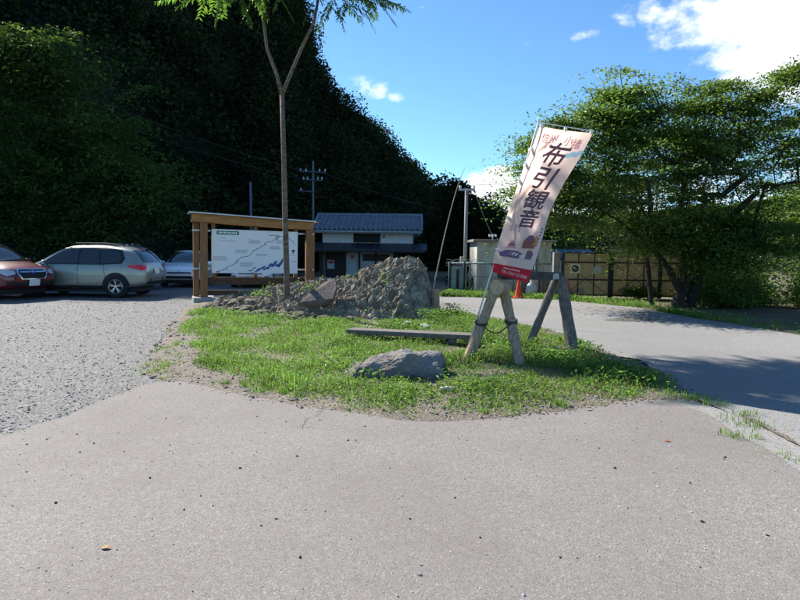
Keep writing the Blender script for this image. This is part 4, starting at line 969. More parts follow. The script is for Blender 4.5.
# barbed tangle above it
mb = MB()
for k in range(4): mb.tube([Vector((-wd / 2 - .15 + t * (wd + 1.1), .03 * math.sin(t * 20 + k), 1.02 + .07 * k + .02 * math.sin(t * 31 + k * 2))) for t in np.linspace(0, 1, 26)], .009, 4)
mb.build('wire_top', M_METAL, gs)
# low concrete wall + things left of gate
wl = thing('low_wall', 'low dark weathered board fence between the shed and the yellowish gate', 'fence', (P(541, 293, 20.8).x, 20.8, -.02))
for k in range(11): mb = MB(); mb.box((-.82 + k * .15, random.uniform(-.012, .012), .36 + random.uniform(-.02, .02)), (.135, .03, .72)); mb.build('board', mat('fence_board', (.13, .12, .105), .9, .3, 8), wl)
mb = MB(); mb.box((-.05, -.03, .6), (1.75, .03, .08)); mb.build('rail', MATS['fence_board'], wl)
def cone(px, py, Y, label):
    q = P(px, py, Y); c = thing('traffic_cone', label, 'cone', (q.x, q.y, 0)); mb = MB(); mb.box((0, 0, .02), (.34, .34, .04)); mb.build('base', M_CONE, c, bevel=.01)
    mb = MB(); mb.lathe([(.13, .04), (.028, .62), (.02, .66), (0, .66)], 20); mb.build('body', M_CONE, c, smooth=True)
cone(518.5, 296, 19.6, 'red traffic cone seen below the banner edge'); cone(567, 296, 19.9, 'red traffic cone beside the gate post behind the trestle')
q = P(533, 292, 20.2); bag = thing('feed_sack', 'crumpled pale sack leaning on the dark board fence', 'sack', (q.x, 20.45, 0)); me = rock_mesh(41, 1.3, 3, .2); me.materials.append(mat('sack_plastic', (.5, .52, .52), .5, .15, 6)); o = link(bpy.data.objects.new('sack', me), bag); o.scale = (.2, .14, .2); o.location = (0, 0, .24)
mb = MB(); mb.box((0, 0, .5), (.02, .1, .02)); 
bx = thing('valve_box', 'small pale concrete box standing behind the crumpled sack', 'box', (q.x + .12, 20.62, 0)); mb = MB(); mb.box((0, 0, .33), (.26, .2, .66)); mb.build('body', M_CONCRETE, bx, bevel=.01); mb = MB(); mb.box((0, 0, .68), (.30, .24, .04)); mb.build('lid', M_CONCRETE, bx, bevel=.006)

# ------------------------------------------------------------------ gate
g0 = P(560, 296, 20.3); g1 = P(658, 296, 20.0); GL = math.hypot(g1.x - g0.x, g1.y - g0.y); ga = math.atan2(g1.y - g0.y, g1.x - g0.x)
def gate_leaf(name, label, loc, L, nsec, H=1.52):
    g = thing(name, label, 'gate', loc, ga, 'gate leaves by the road'); zz = [.06, .60, 1.20, H]
    for z in zz: mb = MB(); mb.box((L / 2, 0, z), (L, .05, .055 if z < 1.4 else .035)); mb.build('rail', M_STEEL, g)
    for x in (0, L): mb = MB(); mb.box((x, -.003, H / 2), (.10, .07, H + .04)); mb.build('post', M_STEEL, g)
    for k in range(nsec):
        x0 = L * k / nsec; x1 = L * (k + 1) / nsec
        if k: mb = MB(); mb.box((x0, -.004, H / 2), (.032, .035, H)); mb.build('mullion', M_STEEL, g)
        for z0, z1 in zip(zz[:-1], zz[1:]):
            mb = MB(); mb.box(((x0 + x1) / 2, .035, (z0 + z1) / 2), (x1 - x0 - .01, .008, z1 - z0 - .01)); mb.build('panel', M_FRP, g)
    for (xa, za, xb, zb) in ((.05, .08, L - .05, 1.18), (.05, 1.18, L - .05, .08)): mb = MB(); mb.tube([(xa, -.012, za), (xb, -.012, zb)], .009, 5); mb.build('brace', M_STEEL, g)
    return g
gl = gate_leaf('yard_gate', 'yellowish panel gate leaf with a square warning sign on it', (g0.x + .06, g0.y, .02), GL * .485, 3)
gr = gate_leaf('yard_gate', 'yellowish panel gate leaf next to the cherry trunks', (g0.x + .06 + math.cos(ga) * GL * .505, g0.y + math.sin(ga) * GL * .505, .02), GL * .485, 3)
gq = gate_leaf('yard_fence', 'dim yellowish panel fence section behind the cherry trunk', (g0.x + .06 + math.cos(ga) * GL * 1.01, g0.y + math.sin(ga) * GL * 1.01 + .1, .02), 1.9, 3); gq['category'] = 'fence'; del gq['group']
mb = MB(); mb.box((.42, -.03, .98), (.36, .012, .34)); sg = mb.build('warning_sign', mat('sign_cream', (.62, .56, .40), .6), gl); mb = MB(); mb.lathe([(.05, 0), (.12, 0), (.12, -.006), (.05, -.006)], 18, 'Y', (.42, -.0365, .98)); mb.build('sign_ring', M_INK, sg); mb = MB(); mb.beam((.34, -.042, .92), (.50, -.042, 1.04), .03, .005, (0, 1, 0)); mb.build('sign_bar', M_INK, sg)
mb = MB(); mb.prism([(1.18 + .15 * math.cos(t), -.03, .93 + .19 * math.sin(t)) for t in np.linspace(.39, .39 + 2 * math.pi, 8, endpoint=False)], (0, 0, 0), (0, .01, 0)); mb.build('faded_sign', mat('sign_faded', (.48, .46, .38), .7), gl)
mb = MB(); q = g0; gp = tag(mb.box((0, 0, .78), (.22, .22, 1.6)).build('gate_post', mat('post_conc', (.22, .21, .19), .9, .25, 4), None, bevel=.015), 'grey concrete gate post beside the yellowish gate', 'post'); gp.location = (g0.x - .16, g0.y + .05, -.02)
# blue roofed hut beyond the gate
q = P(545, 250, 34); hut = thing('blue_roofed_hut', 'low hut with a blue sheet roof seen past the shed', 'hut', (q.x + .8, 35, -.45)); mb = MB(); mb.box((0, 0, .8), (4.6, 2.4, 1.6)); mb.build('wall', M_SHED, hut); mb = MB(); mb.prism([(-2.6, -1.6, 1.65), (-2.6, -1.6, 1.72), (-2.6, 1.6, 2.25), (-2.6, 1.6, 2.18)], (0, 0, 0), (5.2, 0, 0)); mb.build('roof', M_BLUESHEET, hut)

# ------------------------------------------------------------------ stump post and bamboo pole
q = G(435, 318); stp = tag(MB().tube([(0, 0, -.05), (.005, 0, .3), (-.01, 0, .66)], [.105, .095, .10], 14).build('post_stump', M_LOG, None), 'short grey wooden post stump beside the rock mound', 'post'); stp.location = (q.x, q.y, 0)
ba = Vector((q.x - .16, q.y + .05, 0)); bt_ = P(465, 167, q.y + .6); bm_ = P(448, 221, q.y + .3)
mb = MB(); pts = []
for i in range(15):
    t = i / 14; p = ba * (1 - t) ** 2 + (bm_ * 2 - (ba + bt_) / 2) * 2 * t * (1 - t) + bt_ * t * t; pts.append(p - ba)
mb.tube(pts, [.015 - .009 * i / 14 for i in range(15)], 8); bam = thing('bamboo_pole', 'thin bamboo pole leaning up from the post stump', 'pole', ba)
mb.build('cane', mat('bamboo', (.36, .31, .22), .6, .25, 10), bam, smooth=True)
for i in (2, 4, 6, 8, 10, 12): mb = MB(); mb.tube([pts[i] - Vector((0, 0, .008)), pts[i] + Vector((0, 0, .008))], .0175 - .009 * i / 14, 8); mb.build('node', MATS['bamboo'], bam)

# ------------------------------------------------------------------ far poles and power lines
def far_pole(px, pt, Y, label, arms=True):
    q = P(px, 250, Y); z0 = -.5; zt = P(px, pt, Y).z; o = thing('power_pole', label, 'pole', (q.x, q.y, z0)); mb = MB(); mb.tube([(0, 0, 0), (0, 0, zt - z0)], [.125, .085], 10); mb.build('shaft', mat('far_pole', (.13, .15, .18), .7), o, smooth=True)
    if arms:
        for k, (dz, L) in enumerate(((.9, 2.4), (1.6, 1.8), (2.6, 1.3))):
            mb = MB(); mb.beam((-L * .5 if k < 2 else -L, -.1, zt - z0 - dz), (L * .5 if k < 2 else .1, -.25, zt - z0 - dz - .12), .08, .08); am = mb.build('crossarm', MATS['far_pole'], o)
            for x in ((-.45, -.25, .25, .45) if k < 2 else (-.8,)): mb = MB(); mb.lathe([(0, 0), (.05, 0), (.075, .1), (.04, .22), (0, .22)], 8, 'Z', (x * L, -.18, zt - z0 - dz - .02)); mb.build('insulator', mat('porcelain', (.55, .6, .66), .3), am)
    return Vector((q.x, q.y, zt))
pa = far_pole(313, 161, 52, 'power pole with crossarms standing above the tiled roof')
pb_ = far_pole(251, 182, 44, 'thin bare pole rising behind the map shelter roof', False)
near = far_pole(-70, 12, 30, 'tall power pole at the edge of the car park carrying the lines')
for k, (a_, b_, lab) in enumerate([(near + Vector((.8, 0, -.9)), pa + Vector((-.8, 0, -.9)), 'upper power line crossing the dark hill'), (near + Vector((.5, 0, -2.0)), pa + Vector((-.4, 0, -1.7)), 'lower power line crossing the dark hill'), (pa + Vector((.8, 0, -1)), Vector((9, 75, 6.5)), 'power line running from the far pole to the wooded slope')]):
    L = (b_ - a_).length; mb = MB(); mb.tube([a_.lerp(b_, t) - Vector((0, 0, L * .02 * 4 * t * (1 - t))) for t in np.linspace(0, 1, 24)], .022, 5); tag(mb.build('power_line', M_WIRE, None), lab, 'cable')
a_ = P(430, 187, 66); b_ = P(960, 132, 66); mb = MB(); mb.tube([a_.lerp(b_, t) - Vector((0, 0, 4 * t * (1 - t))) for t in np.linspace(0, 1, 24)], .03, 5); tag(mb.build('power_line', MATS['cable_grey'], None), 'thin pale overhead line against the cloud behind the banner', 'cable')

# ------------------------------------------------------------------ cars
M_TYRE = mat('tyre', (.02, .02, .021), .85); M_CLAD = mat('cladding', (.022, .022, .024), .6); M_RIM = mat('rim', (.45, .46, .48), .3, metal=.9); M_CGLASS = mat('car_glass', (.02, .024, .028), .04, spec=.8)
M_CHROME = mat('chrome', (.65, .66, .68), .15, metal=1); M_TAIL = mat('tail_lens', (.65, .02, .03), .12, spec=.6, coat=.6); M_LENS = mat('head_lens', (.45, .5, .55), .08, spec=.8, coat=.5); M_PLATE = mat('plate', (.75, .76, .74), .5); M_GRILL = mat('grille_black', (.012, .012, .013), .4); M_AMBER = mat('amber', (.7, .2, .03), .2)
def paint(name, col, metal=.5): return mat(name, col, .35, metal=metal, coat=1.0)
ST = [(-2.21, .46, .66, .76, .64, .50), (-2.15, .40, .84, .96, .77, .60), (-2.04, .34, .95, 1.14, .83, .58), (-1.86, .31, .985, 1.38, .865, .555), (-1.62, .29, .99, 1.505, .885, .56), (-1.0, .25, .985, 1.575, .895, .575), (-.1, .24, .965, 1.59, .895, .585), (.36, .24, .95, 1.555, .895, .58), (.78, .24, .935, 1.37, .89, .60), (1.12, .25, .92, 1.13, .885, .66), (1.32, .26, .905, 1.01, .88, .70), (1.72, .28, .87, .955, .86, .68), (2.04, .31, .78, .88, .80, .62), (2.18, .36, .68, .77, .71, .54), (2.235, .42, .58, .66, .57, .44)]
def car(name, label, mp, loc, heading, S=(1, 1, 1), clad=True, rails=True, spokes='v', group='parked cars', low=False):
    c = thing(name, label, 'car', loc, heading, group)
    rings = []
    for (x, zb, zs, zt, W, Wr) in ST:
        k = min(1, (zt - zs) / .3)
        h = [(0, zb), (W * .9, zb), (W * .985, zb + .07), (W, zb + (zs - zb) * .35), (W * 1.0, zb + (zs - zb) * .72), (W * .972, zs), (W * .955 * (1 - .5) + (Wr + .05) * .5, zs + (zt - zs) * .45), (Wr + .05, zt - .11 * k - .01), (Wr * .84, zt - .012), (0, zt + .012)]
        ring = [(x, y, z) for y, z in h] + [(x, -y, z) for y, z in h[-2:0:-1]]
        rings.append([(q[0] * S[0], q[1] * S[1], q[2] * S[2]) for q in ring])
    n = len(rings[0]); bm = bmesh.new(); BV = [[bm.verts.new(p) for p in r_] for r_ in rings]
    for a, b in zip(BV[:-1], BV[1:]):
        for i in range(n): bm.faces.new((a[i], a[(i + 1) % n], b[(i + 1) % n], b[i]))
    bm.faces.new(BV[0]); bm.faces.new(BV[-1]); bmesh.ops.recalc_face_normals(bm, faces=bm.faces)
    me = bpy.data.meshes.new('body'); bm.to_mesh(me); bm.free()
    o = bpy.data.objects.new('body', me); C.objects.link(o); m = o.modifiers.new('s', 'SUBSURF'); m.levels = m.render_levels = 2
    dg = bpy.context.evaluated_depsgraph_get(); me2 = bpy.data.meshes.new_from_object(o.evaluated_get(dg)); bpy.data.objects.remove(o); me2.materials.append(mp)
    me2.polygons.foreach_set('use_smooth', [True] * len(me2.polygons)); body = link(bpy.data.objects.new('body', me2), c)
    bvh = BVHTree.FromPolygons([v.co[:] for v in me2.vertices], [p.vertices[:] for p in me2.polygons])
    def patch(pname, poly, d, m, off=.006, parent=c):
        d = Vector(d).normalized(); side = Vector((0, 0, 1)).cross(d).normalized()      # poly coords: (along side axis, z)
        bm = bmesh.new(); f = bm.faces.new([bm.verts.new((x, z, 0)) for x, z in poly]); bmesh.ops.triangulate(bm, faces=[f])
        for _ in range(4):
            E = [e for e in bm.edges if e.calc_length() > .10]
            if not E: break
            bmesh.ops.subdivide_edges(bm, edges=E, cuts=1); bmesh.ops.triangulate(bm, faces=bm.faces)
        kill = []
        for v in bm.verts:
            o_ = side * v.co.x + Vector((0, 0, v.co.y)) - d * 6; h, nn_, i_, ds = bvh.ray_cast(o_, d)
            if h is None: kill.append(v)
            else:
                if nn_.dot(d) > 0: nn_ = -nn_
                v.co = h + nn_ * off
        if kill: bmesh.ops.delete(bm, geom=kill, context='VERTS')
        me = bpy.data.meshes.new(pname); bm.to_mesh(me); bm.free(); me.materials.append(m); me.polygons.foreach_set('use_smooth', [True] * len(me.polygons))
        return link(bpy.data.objects.new(pname, me), parent)
    sx_, sy_, sz_ = S
    def sp(pts, sg): return [(x * sx_ * sg, z * sz_) for x, z in pts]
    for sg in (1, -1):                       # sg=1 : left side (+y), ray towards -y ; side axis = z × d
        d = (0, -sg, 0)                      # z x (0,-1,0) = (1,0,0)
        patch('window_trim', sp([(1.02, .985), (.38, 1.455), (-.1, 1.50), (-.9, 1.50), (-1.42, 1.42), (-1.58, 1.17), (-1.50, 1.02), (-.9, .985)], sg), d, M_CLAD, .004)
        for pl in ([(.92, 1.005), (.36, 1.425), (-.12, 1.465), (-.15, 1.005)], [(-.20, 1.005), (-.19, 1.465), (-.74, 1.46), (-.82, 1.01)], [(-.86, 1.015), (-.79, 1.455), (-1.36, 1.385), (-1.48, 1.18), (-1.42, 1.06)]):
            patch('window', sp(pl, sg), d, M_CGLASS, .009)
        for xw in (-1.33, 1.31):
            patch('wheel_well', sp([(xw + .37 * math.cos(t), .34 + .37 * math.sin(t)) for t in np.linspace(-.25, math.pi + .25, 18)], sg), d, M_TYRE, .004)
            if clad: patch('wheel_arch', sp([(xw + .42 * math.cos(t), .34 + .42 * math.sin(t)) for t in np.linspace(-.1, math.pi + .1, 18)] + [(xw + .365 * math.cos(t), .34 + .365 * math.sin(t)) for t in np.linspace(math.pi + .1, -.1, 18)], sg), d, M_CLAD, .010)
            wh = bpy.data.objects.new('wheel', None); link(wh, c); wh.location = (xw * sx_, sg * (.895 * sy_ - .095), .352); wh.rotation_euler = (0, 0, 0 if sg > 0 else math.pi)
            mb = MB(); mb.lathe([(.215, -.10), (.30, -.105), (.33, -.08), (.335, 0), (.33, .085), (.30, .112), (.222, .112), (.205, .09)], 32, 'Y'); mb.v = [(a * 1.06, b, c2 * 1.06) for a, b, c2 in mb.v]; mb.build('tyre', M_TYRE, wh, smooth=True)
            mb = MB(); mb.lathe([(.225, .11), (.215, .118), (.20, .10)], 32, 'Y'); mb.lathe([(0, .10), (.05, .098), (.055, .07)], 16, 'Y')
            for k in range(5):
                t = k * 2 * math.pi / 5 + .3
                for dt in (-.17, .17):
                    a_ = Vector((math.cos(t) * .045, .085, math.sin(t) * .045)); b_ = Vector((math.cos(t + dt) * .205, .10, math.sin(t + dt) * .205)); mb.beam(a_, b_, .024, .03, (0, 1, 0))
            mb.build('rim', M_RIM, wh); mb = MB(); mb.lathe([(.203, .095), (.19, .045), (0, .04)], 32, 'Y'); mb.build('rim_well', M_CLAD, wh)
        if clad: patch('sill', sp([(.90, .25), (.90, .37), (-.93, .37), (-.93, .25)], sg), d, M_CLAD, .008)
        for x in (.02, -.88): patch('door_handle', sp([(x, .845), (x, .875), (x - .17, .875), (x - .17, .845)], sg), d, M_CHROME if not clad else mp, .03)
        for x0, z0, x1, z1 in ((-.165, .40, -.17, .98), (.98, .42, .98, .90), (-1.0, .62, -.95, .99)): patch('door_gap', sp([(x0 - .006, z0), (x0 + .006, z0), (x1 + .006, z1), (x1 - .006, z1)], sg), d, M_CLAD, .003)
        mb = MB(); mb.box((.80 * sx_, sg * (.885 * sy_ + .09), 1.03 * sz_), (.10, .20, .14), taper=.85); mi = mb.build('mirror', mp, c, bevel=.03); mb = MB(); mb.box((.79 * sx_, sg * .90 * sy_, .985 * sz_), (.06, .12, .03)); mb.build('mirror_arm', M_CLAD, mi)
        if rails: mb = MB(); mb.tube([(x * sx_, sg * .56 * sy_, z * sz_ + .02) for x, z in ((.2, 1.545), (.05, 1.60), (-.9, 1.605), (-1.4, 1.56), (-1.5, 1.51))], .014, 6); mb.build('roof_rail', M_CLAD, c)
        # tail lamps wrap round the corner, head lamps likewise
        dd = Vector((1, -sg * .9, 0)).normalized(); sd = Vector((0, 0, 1)).cross(dd).normalized()
        def cw(pts3): return [((Vector((x * sx_, sg * y * sy_, 0))).dot(sd), z * sz_) for x, y, z in pts3]
        patch('tail_light', cw([(-2.10, .50, .88), (-2.06, .80, .82), (-1.72, .90, .93), (-1.80, .88, .985), (-2.02, .74, .985), (-2.10, .52, .97)]), dd, M_TAIL, .012)
        dd2 = Vector((-1, -sg * .75, 0)).normalized(); sd = Vector((0, 0, 1)).cross(dd2).normalized()
        patch('headlight', cw([(2.17, .50, .70), (2.10, .70, .66), (1.78, .86, .80), (1.72, .86, .86), (2.0, .74, .82), (2.16, .52, .78)]), dd2, M_LENS, .010)
        fl_ = patch('fog_light', cw([(2.2, .52, .42), (2.1, .72, .43), (2.08, .73, .53), (2.18, .55, .53)]), dd2, M_GRILL, .010)
        patch('reflector', cw([(-2.12, .60, .48), (-2.02, .76, .48), (-2.02, .76, .60), (-2.12, .6, .60)]), dd, M_CLAD, .010); patch('reflector', cw([(-2.12, .64, .54), (-2.06, .72, .54), (-2.06, .72, .57), (-2.12, .64, .57)]), dd, M_TAIL, .014)
    def fp_(pts, k): return [(y * sy_ * k, z * sz_) for y, z in pts]
    # front view : ray towards -x -> z x (-1,0,0) = (0,-1,0)
    F_ = (-1, 0, 0); B_ = (1, 0, 0)
    patch('windscreen', fp_([(-.70, 1.03), (.70, 1.03), (.55, 1.50), (-.55, 1.50)], -1), F_, M_CGLASS, .008)
    patch('rear_window', fp_([(-.60, 1.06), (.60, 1.06), (.48, 1.42), (-.48, 1.42)], 1), B_, M_CGLASS, .008)
    if not low:
        hexa = lambda k: [(-.36 * k, .56 + (1 - k) * .2), (.36 * k, .56 + (1 - k) * .2), (.47 * k, .72), (.42 * k, .83 - (1 - k) * .2), (-.42 * k, .83 - (1 - k) * .2), (-.47 * k, .72)]
        g_ = patch('grille', fp_(hexa(1.0), -1), F_, M_CHROME, .010); patch('grille_mesh', fp_(hexa(.90), -1), F_, M_GRILL, .016, g_)
        patch('grille_bar', fp_([(-.38, .735), (.38, .735), (.38, .765), (-.38, .765)], -1), F_, M_CHROME, .022, g_)
        patch('emblem', fp_([(.085 * math.cos(t), .75 + .042 * math.sin(t)) for t in np.linspace(0, 2 * math.pi, 14, endpoint=False)], -1), F_, M_BLUE, .026, g_)
        patch('bumper_intake', fp_([(-.6, .40), (.6, .40), (.55, .50), (-.55, .50)], -1), F_, M_CLAD, .010)
    else:
        g_ = patch('grille', fp_([(-.5, .60), (.5, .60), (.45, .66), (-.45, .66)], -1), F_, M_GRILL, .010); patch('emblem', fp_([(.07 * math.cos(t), .70 + .045 * math.sin(t)) for t in np.linspace(0, 2 * math.pi, 14, endpoint=False)], -1), F_, M_CHROME, .014, g_)
        patch('bumper_intake', fp_([(-.55, .40), (.55, .40), (.48, .50), (-.48, .50)], -1), F_, M_GRILL, .010)
    patch('number_plate', fp_([(-.165, .40), (.165, .40), (.165, .555), (-.165, .555)] if not low else [(-.165, .5), (.165, .5), (.165, .6), (-.165, .6)], -1), F_, M_PLATE, .035)
    patch('number_plate', fp_([(-.165, .72), (.165, .72), (.165, .885), (-.165, .885)], 1), B_, M_PLATE, .02)
    patch('rear_bumper', fp_([(-.62, .40), (.62, .40), (.62, .50), (-.62, .50)], 1), B_, M_CLAD, .008)
    mb = MB(); mb.box((-1.70 * sx_, 0, 1.462 * sz_), (.012, .3, .022)); mb.build('brake_light', M_TAIL, c)
    mb = MB(); mb.box((-1.25 * sx_, .0, 1.585 * sz_), (.10, .03, .06), taper=.4); mb.build('antenna', mp, c)
    mb = MB(); mb.box((0, 0, .24), (3.6 * sx_, 1.45 * sy_, .14)); mb.build('underbody', M_CLAD, c)
    return c
car('parked_car', 'sage silver crossover with black wheel arches and red tail lights', paint('paint_sage', (.27, .29, .255)), (-9.92, 18.45, 0), R(180 - 1.5), (1, 1, 1.02))
car('parked_car', 'dark red car with chrome hexagonal grille and headlights showing', paint('paint_red', (.12, .002, .012), .0), (-12.62, 17.35, 0), R(-19), (1, 1, 1.07))
car('parked_car', 'blue silver hatchback mostly hidden behind the sage silver crossover', paint('paint_bluesilver', (.24, .32, .40)), (-11.2, 21.6, 0), R(180), (1, .98, 1.05), clad=False, rails=False)
car('parked_car', 'white hatchback facing out with its bonnet beside the shelter post', paint('paint_white', (.9, .91, .91), 0), (-8.9, 24.6, 0), R(-82), (.92, .95, .93), clad=False, rails=False, low=True)
car('parked_car', 'white hatchback parked behind the map board', paint('paint_white', (.9, .91, .91), 0), (-6.1, 24.8, 0), R(-84), (.92, .95, .93), clad=False, rails=False, low=True)

# ------------------------------------------------------------------ grass, weeds, gravel, litter
def scatter(n, x0, x1, y0, y1): return rng.uniform(x0, x1, n), rng.uniform(y0, y1, n)
def pnoise(x, y, sc, seed=0): return np.array([noise.fractal(Vector((a * sc, b * sc, seed)), 1.0, 2.0, 3) for a, b in zip(x, y)])
x, y = scatter(430000, -6.0, 4.2, 5.0, 16.6)
sd = poly_sd(x, y, ISL); ok = sd > -.02; x, y, sd = x[ok], y[ok], sd[ok]
nz = pnoise(x, y, 1.1, 4); nz2 = pnoise(x, y, 3.2, 9)
front = np.clip((y - (6.0)) / 1.0, 0, 1)
left = np.clip((x - np.interp(y, [5.4, 6.2, 7, 8.9, 13.5], [-.75, -1.5, -2.4, -3.5, -4.9])) / .55, -.6, 1)          # bare earth along the gravel side
den = np.clip(sd / .45, 0, 1) ** 1.2 + nz * .75 + nz2 * .4 + .04
den = den * np.clip(left + nz * .9, 0, 1)
mound_m = mound_h(x, y) > .03
den = np.where(mound_m, den * .0, den)
den = den * np.interp(y, [5, 8, 12, 16], [1, 1, .75, .35])
ok = rng.random(len(x)) < np.clip(den, 0, 1) * .85; x, y, sd, nz = x[ok], y[ok], sd[ok], nz[ok]
p = np.stack([x, y, isl_h(x, y)], -1); kind = rng.random(len(x))
lush = np.clip(.85 + nz * 1.5, .4, 1.9) * np.clip(sd / .5 + .35, .35, 1)
kind = np.clip(kind + np.clip((x - .3) * .12, -.18, .2) * (kind < .9), 0, 1)
b_ = kind < .5; blades('grass', p[b_], rng.gamma(4, .0135, b_.sum()) * lush[b_], rng.uniform(.0022, .005, b_.sum()), rng.uniform(.1, .85, b_.sum()), M_GRASS)
stuff(bpy.data.objects['grass'], 'short bright green grass growing over the island', 'grass')
b_ = (kind >= .5) & (kind < .965); c_ = p[b_].copy(); c_[:, 2] += rng.uniform(.008, .07, b_.sum()) * lush[b_]
stuff(leaves('weeds', c_, rng.uniform(.016, .046, b_.sum()), M_WEED, aspect=.55, up=.55), 'small leafy weeds and clover among the island grass', 'weeds')
b_ = kind >= .965; stuff(blades('dry_grass', p[b_], rng.uniform(.03, .10, b_.sum()), rng.uniform(.001, .003, b_.sum()), rng.uniform(.3, .95, b_.sum()), M_DRYG), 'scattered dry straw blades in the island grass', 'grass')
# taller weed clumps (bench, trestle, stone, mound foot, road corner)
cx, cl_ = [], []
for (px, py, r_, n_, h_) in [(470, 345, .35, 500, .2), (520, 352, .5, 800, .16), (560, 366, .5, 900, .17), (600, 378, .5, 900, .17), (640, 386, .35, 600, .15), (440, 326, .5, 700, .3), (400, 333, .5, 500, .16), (365, 338, .35, 300, .14), (345, 350, .4, 400, .12), (372, 381, .3, 350, .12), (430, 379, .3, 300, .13), (320, 330, .5, 500, .13), (275, 322, .5, 500, .13), (230, 318, .5, 400, .11), (200, 316, .35, 300, .12), (450, 318, .35, 400, .28), (480, 395, .5, 500, .1), (580, 352, .3, 300, .14), (410, 400, .4, 300, .09), (350, 372, .5, 500, .12)]:
    g = G(px, py); n_ = int(n_ * 1.3); o_ = rng.normal(size=(n_, 2)) * r_ * .5; z_ = rng.random(n_) ** 1.3 * h_; gx, gy = g.x + o_[:, 0], g.y + o_[:, 1]
    k_ = poly_sd(gx, gy, ISL) > .05
    cx.append(np.stack([gx, gy, isl_h(gx, gy) + z_], -1)[k_]); cl_.append((rng.uniform(.03, .07, n_))[k_])
stuff(leaves('weed_clumps', np.concatenate(cx), np.concatenate(cl_), M_WEED, aspect=.42, up=.45), 'taller leafy weed clumps round bench, trestle and stones', 'weeds')
# weeds growing on the mound
x, y = scatter(9000, -5, .8, 12.1, 15); h_ = mound_h(x, y); nz = pnoise(x, y, 1.6, 21); ok = (h_ > .02) & (nz > .27) & (h_ < .95); x, y = x[ok], y[ok]
c_ = np.array([(a, b, mh_at(a, b) + random.uniform(.0, .10)) for a, b in zip(x, y)])
stuff(leaves('mound_weeds', c_, rng.uniform(.03, .075, len(c_)), M_WEED, aspect=.45, up=.5), 'small green weeds sprouting from the rock mound', 'weeds')
# verge along the far side of the road
RE = [G(a, b) for a, b in [(440, 296.5), (480, 297.5), (560, 300), (640, 308), (700, 319), (800, 335), (900, 352)]]
ex = np.array([q.x for q in RE]); ey = np.array([q.y for q in RE]); sd_ = np.concatenate([[0], np.cumsum(np.hypot(np.diff(ex), np.diff(ey)))])
n_ = 80000; t = sd_[-1] * rng.random(n_) ** 1.7; o_ = rng.gamma(1.4, .75, n_); x = np.interp(t, sd_, ex); y = np.interp(t, sd_, ey) + o_ + rng.normal(size=n_) * .06; x = x + o_ * .25
nz = pnoise(x, y, .9, 14); ok = (o_ < 5) & (rng.random(n_) < np.clip(.42 + nz * 1.2, .04, 1)) & ~((y > 23.1) & (x < 6)) & (rng.random(n_) < np.interp(x, [0, 4, 5.5, 7.5, 30], [1, .8, .4, .12, .1])); x, y = x[ok], y[ok]; n_ = len(x)
hh = rng.uniform(.03, .12, n_) * np.clip(1 + nz[ok], .4, 1.6)
stuff(blades('verge_grass', np.stack([x, y, np.full(n_, -.015)], -1), hh, rng.uniform(.004, .009, n_), rng.uniform(.1, .8, n_), M_GRASS), 'grass strip along the far edge of the road', 'grass')
m_ = rng.random(n_) < .5; c_ = np.stack([x, y, rng.uniform(.01, .16, n_)], -1)[m_]
stuff(leaves('verge_weeds', c_, rng.uniform(.04, .09, len(c_)), M_WEED, aspect=.5, up=.5), 'broad leaf weeds in the grass strip along the road', 'weeds')
# weeds in the gutter joint and sparse tufts on the bare earth
c_, s_ = [], []
for (px, py, r_, n_) in [(700, 401, .10, 120), (690, 399, .08, 90), (715, 406, .06, 60), (742, 422, .10, 110), (755, 428, .06, 60), (730, 436, .06, 70), (738, 441, .04, 20), (775, 455, .05, 16), (790, 462, .04, 12), (680, 397, .12, 140), (660, 394, .15, 200), (758, 440, .03, 25), (745, 415, .05, 60)]:
    g = G(px, py); o_ = rng.normal(size=(n_, 2)) * r_; o_[:, 0] *= 1.3; c_.append(np.stack([g.x + o_[:, 0], g.y + o_[:, 1], np.full(n_, .01)], -1))
for k in range(60):
    a_ = random.uniform(0, 1); px = 150 + a_ * 60 + random.gauss(0, 14); py = 382 - a_ * 66 + random.gauss(0, 6); g = G(px, py); n_ = random.randint(10, 45); o_ = rng.normal(size=(n_, 2)) * random.uniform(.03, .09); c_.append(np.stack([g.x + o_[:, 0], g.y + o_[:, 1], np.full(n_, .01)], -1))
for k in range(46):
    px = random.uniform(215, 640); py = np.interp(px, [200, 260, 330, 400, 470, 560, 640], [384, 397, 409, 417, 418, 410, 400]) - random.uniform(0, 9); g = G(px, py); n_ = random.randint(15, 70); o_ = rng.normal(size=(n_, 2)) * random.uniform(.02, .07); c_.append(np.stack([g.x + o_[:, 0], g.y + o_[:, 1], np.full(n_, .012)], -1))
c_ = np.concatenate(c_); n_ = len(c_); c_[:, 2] = np.maximum(c_[:, 2], isl_h(c_[:, 0], c_[:, 1]) * (poly_sd(c_[:, 0], c_[:, 1], ISL) > 0))
stuff(blades('edge_tufts', c_, rng.uniform(.02, .07, n_), rng.uniform(.0018, .004, n_), rng.uniform(.2, .9, n_), M_GRASS), 'sparse grass tufts on bare earth and in the gutter joint', 'grass')

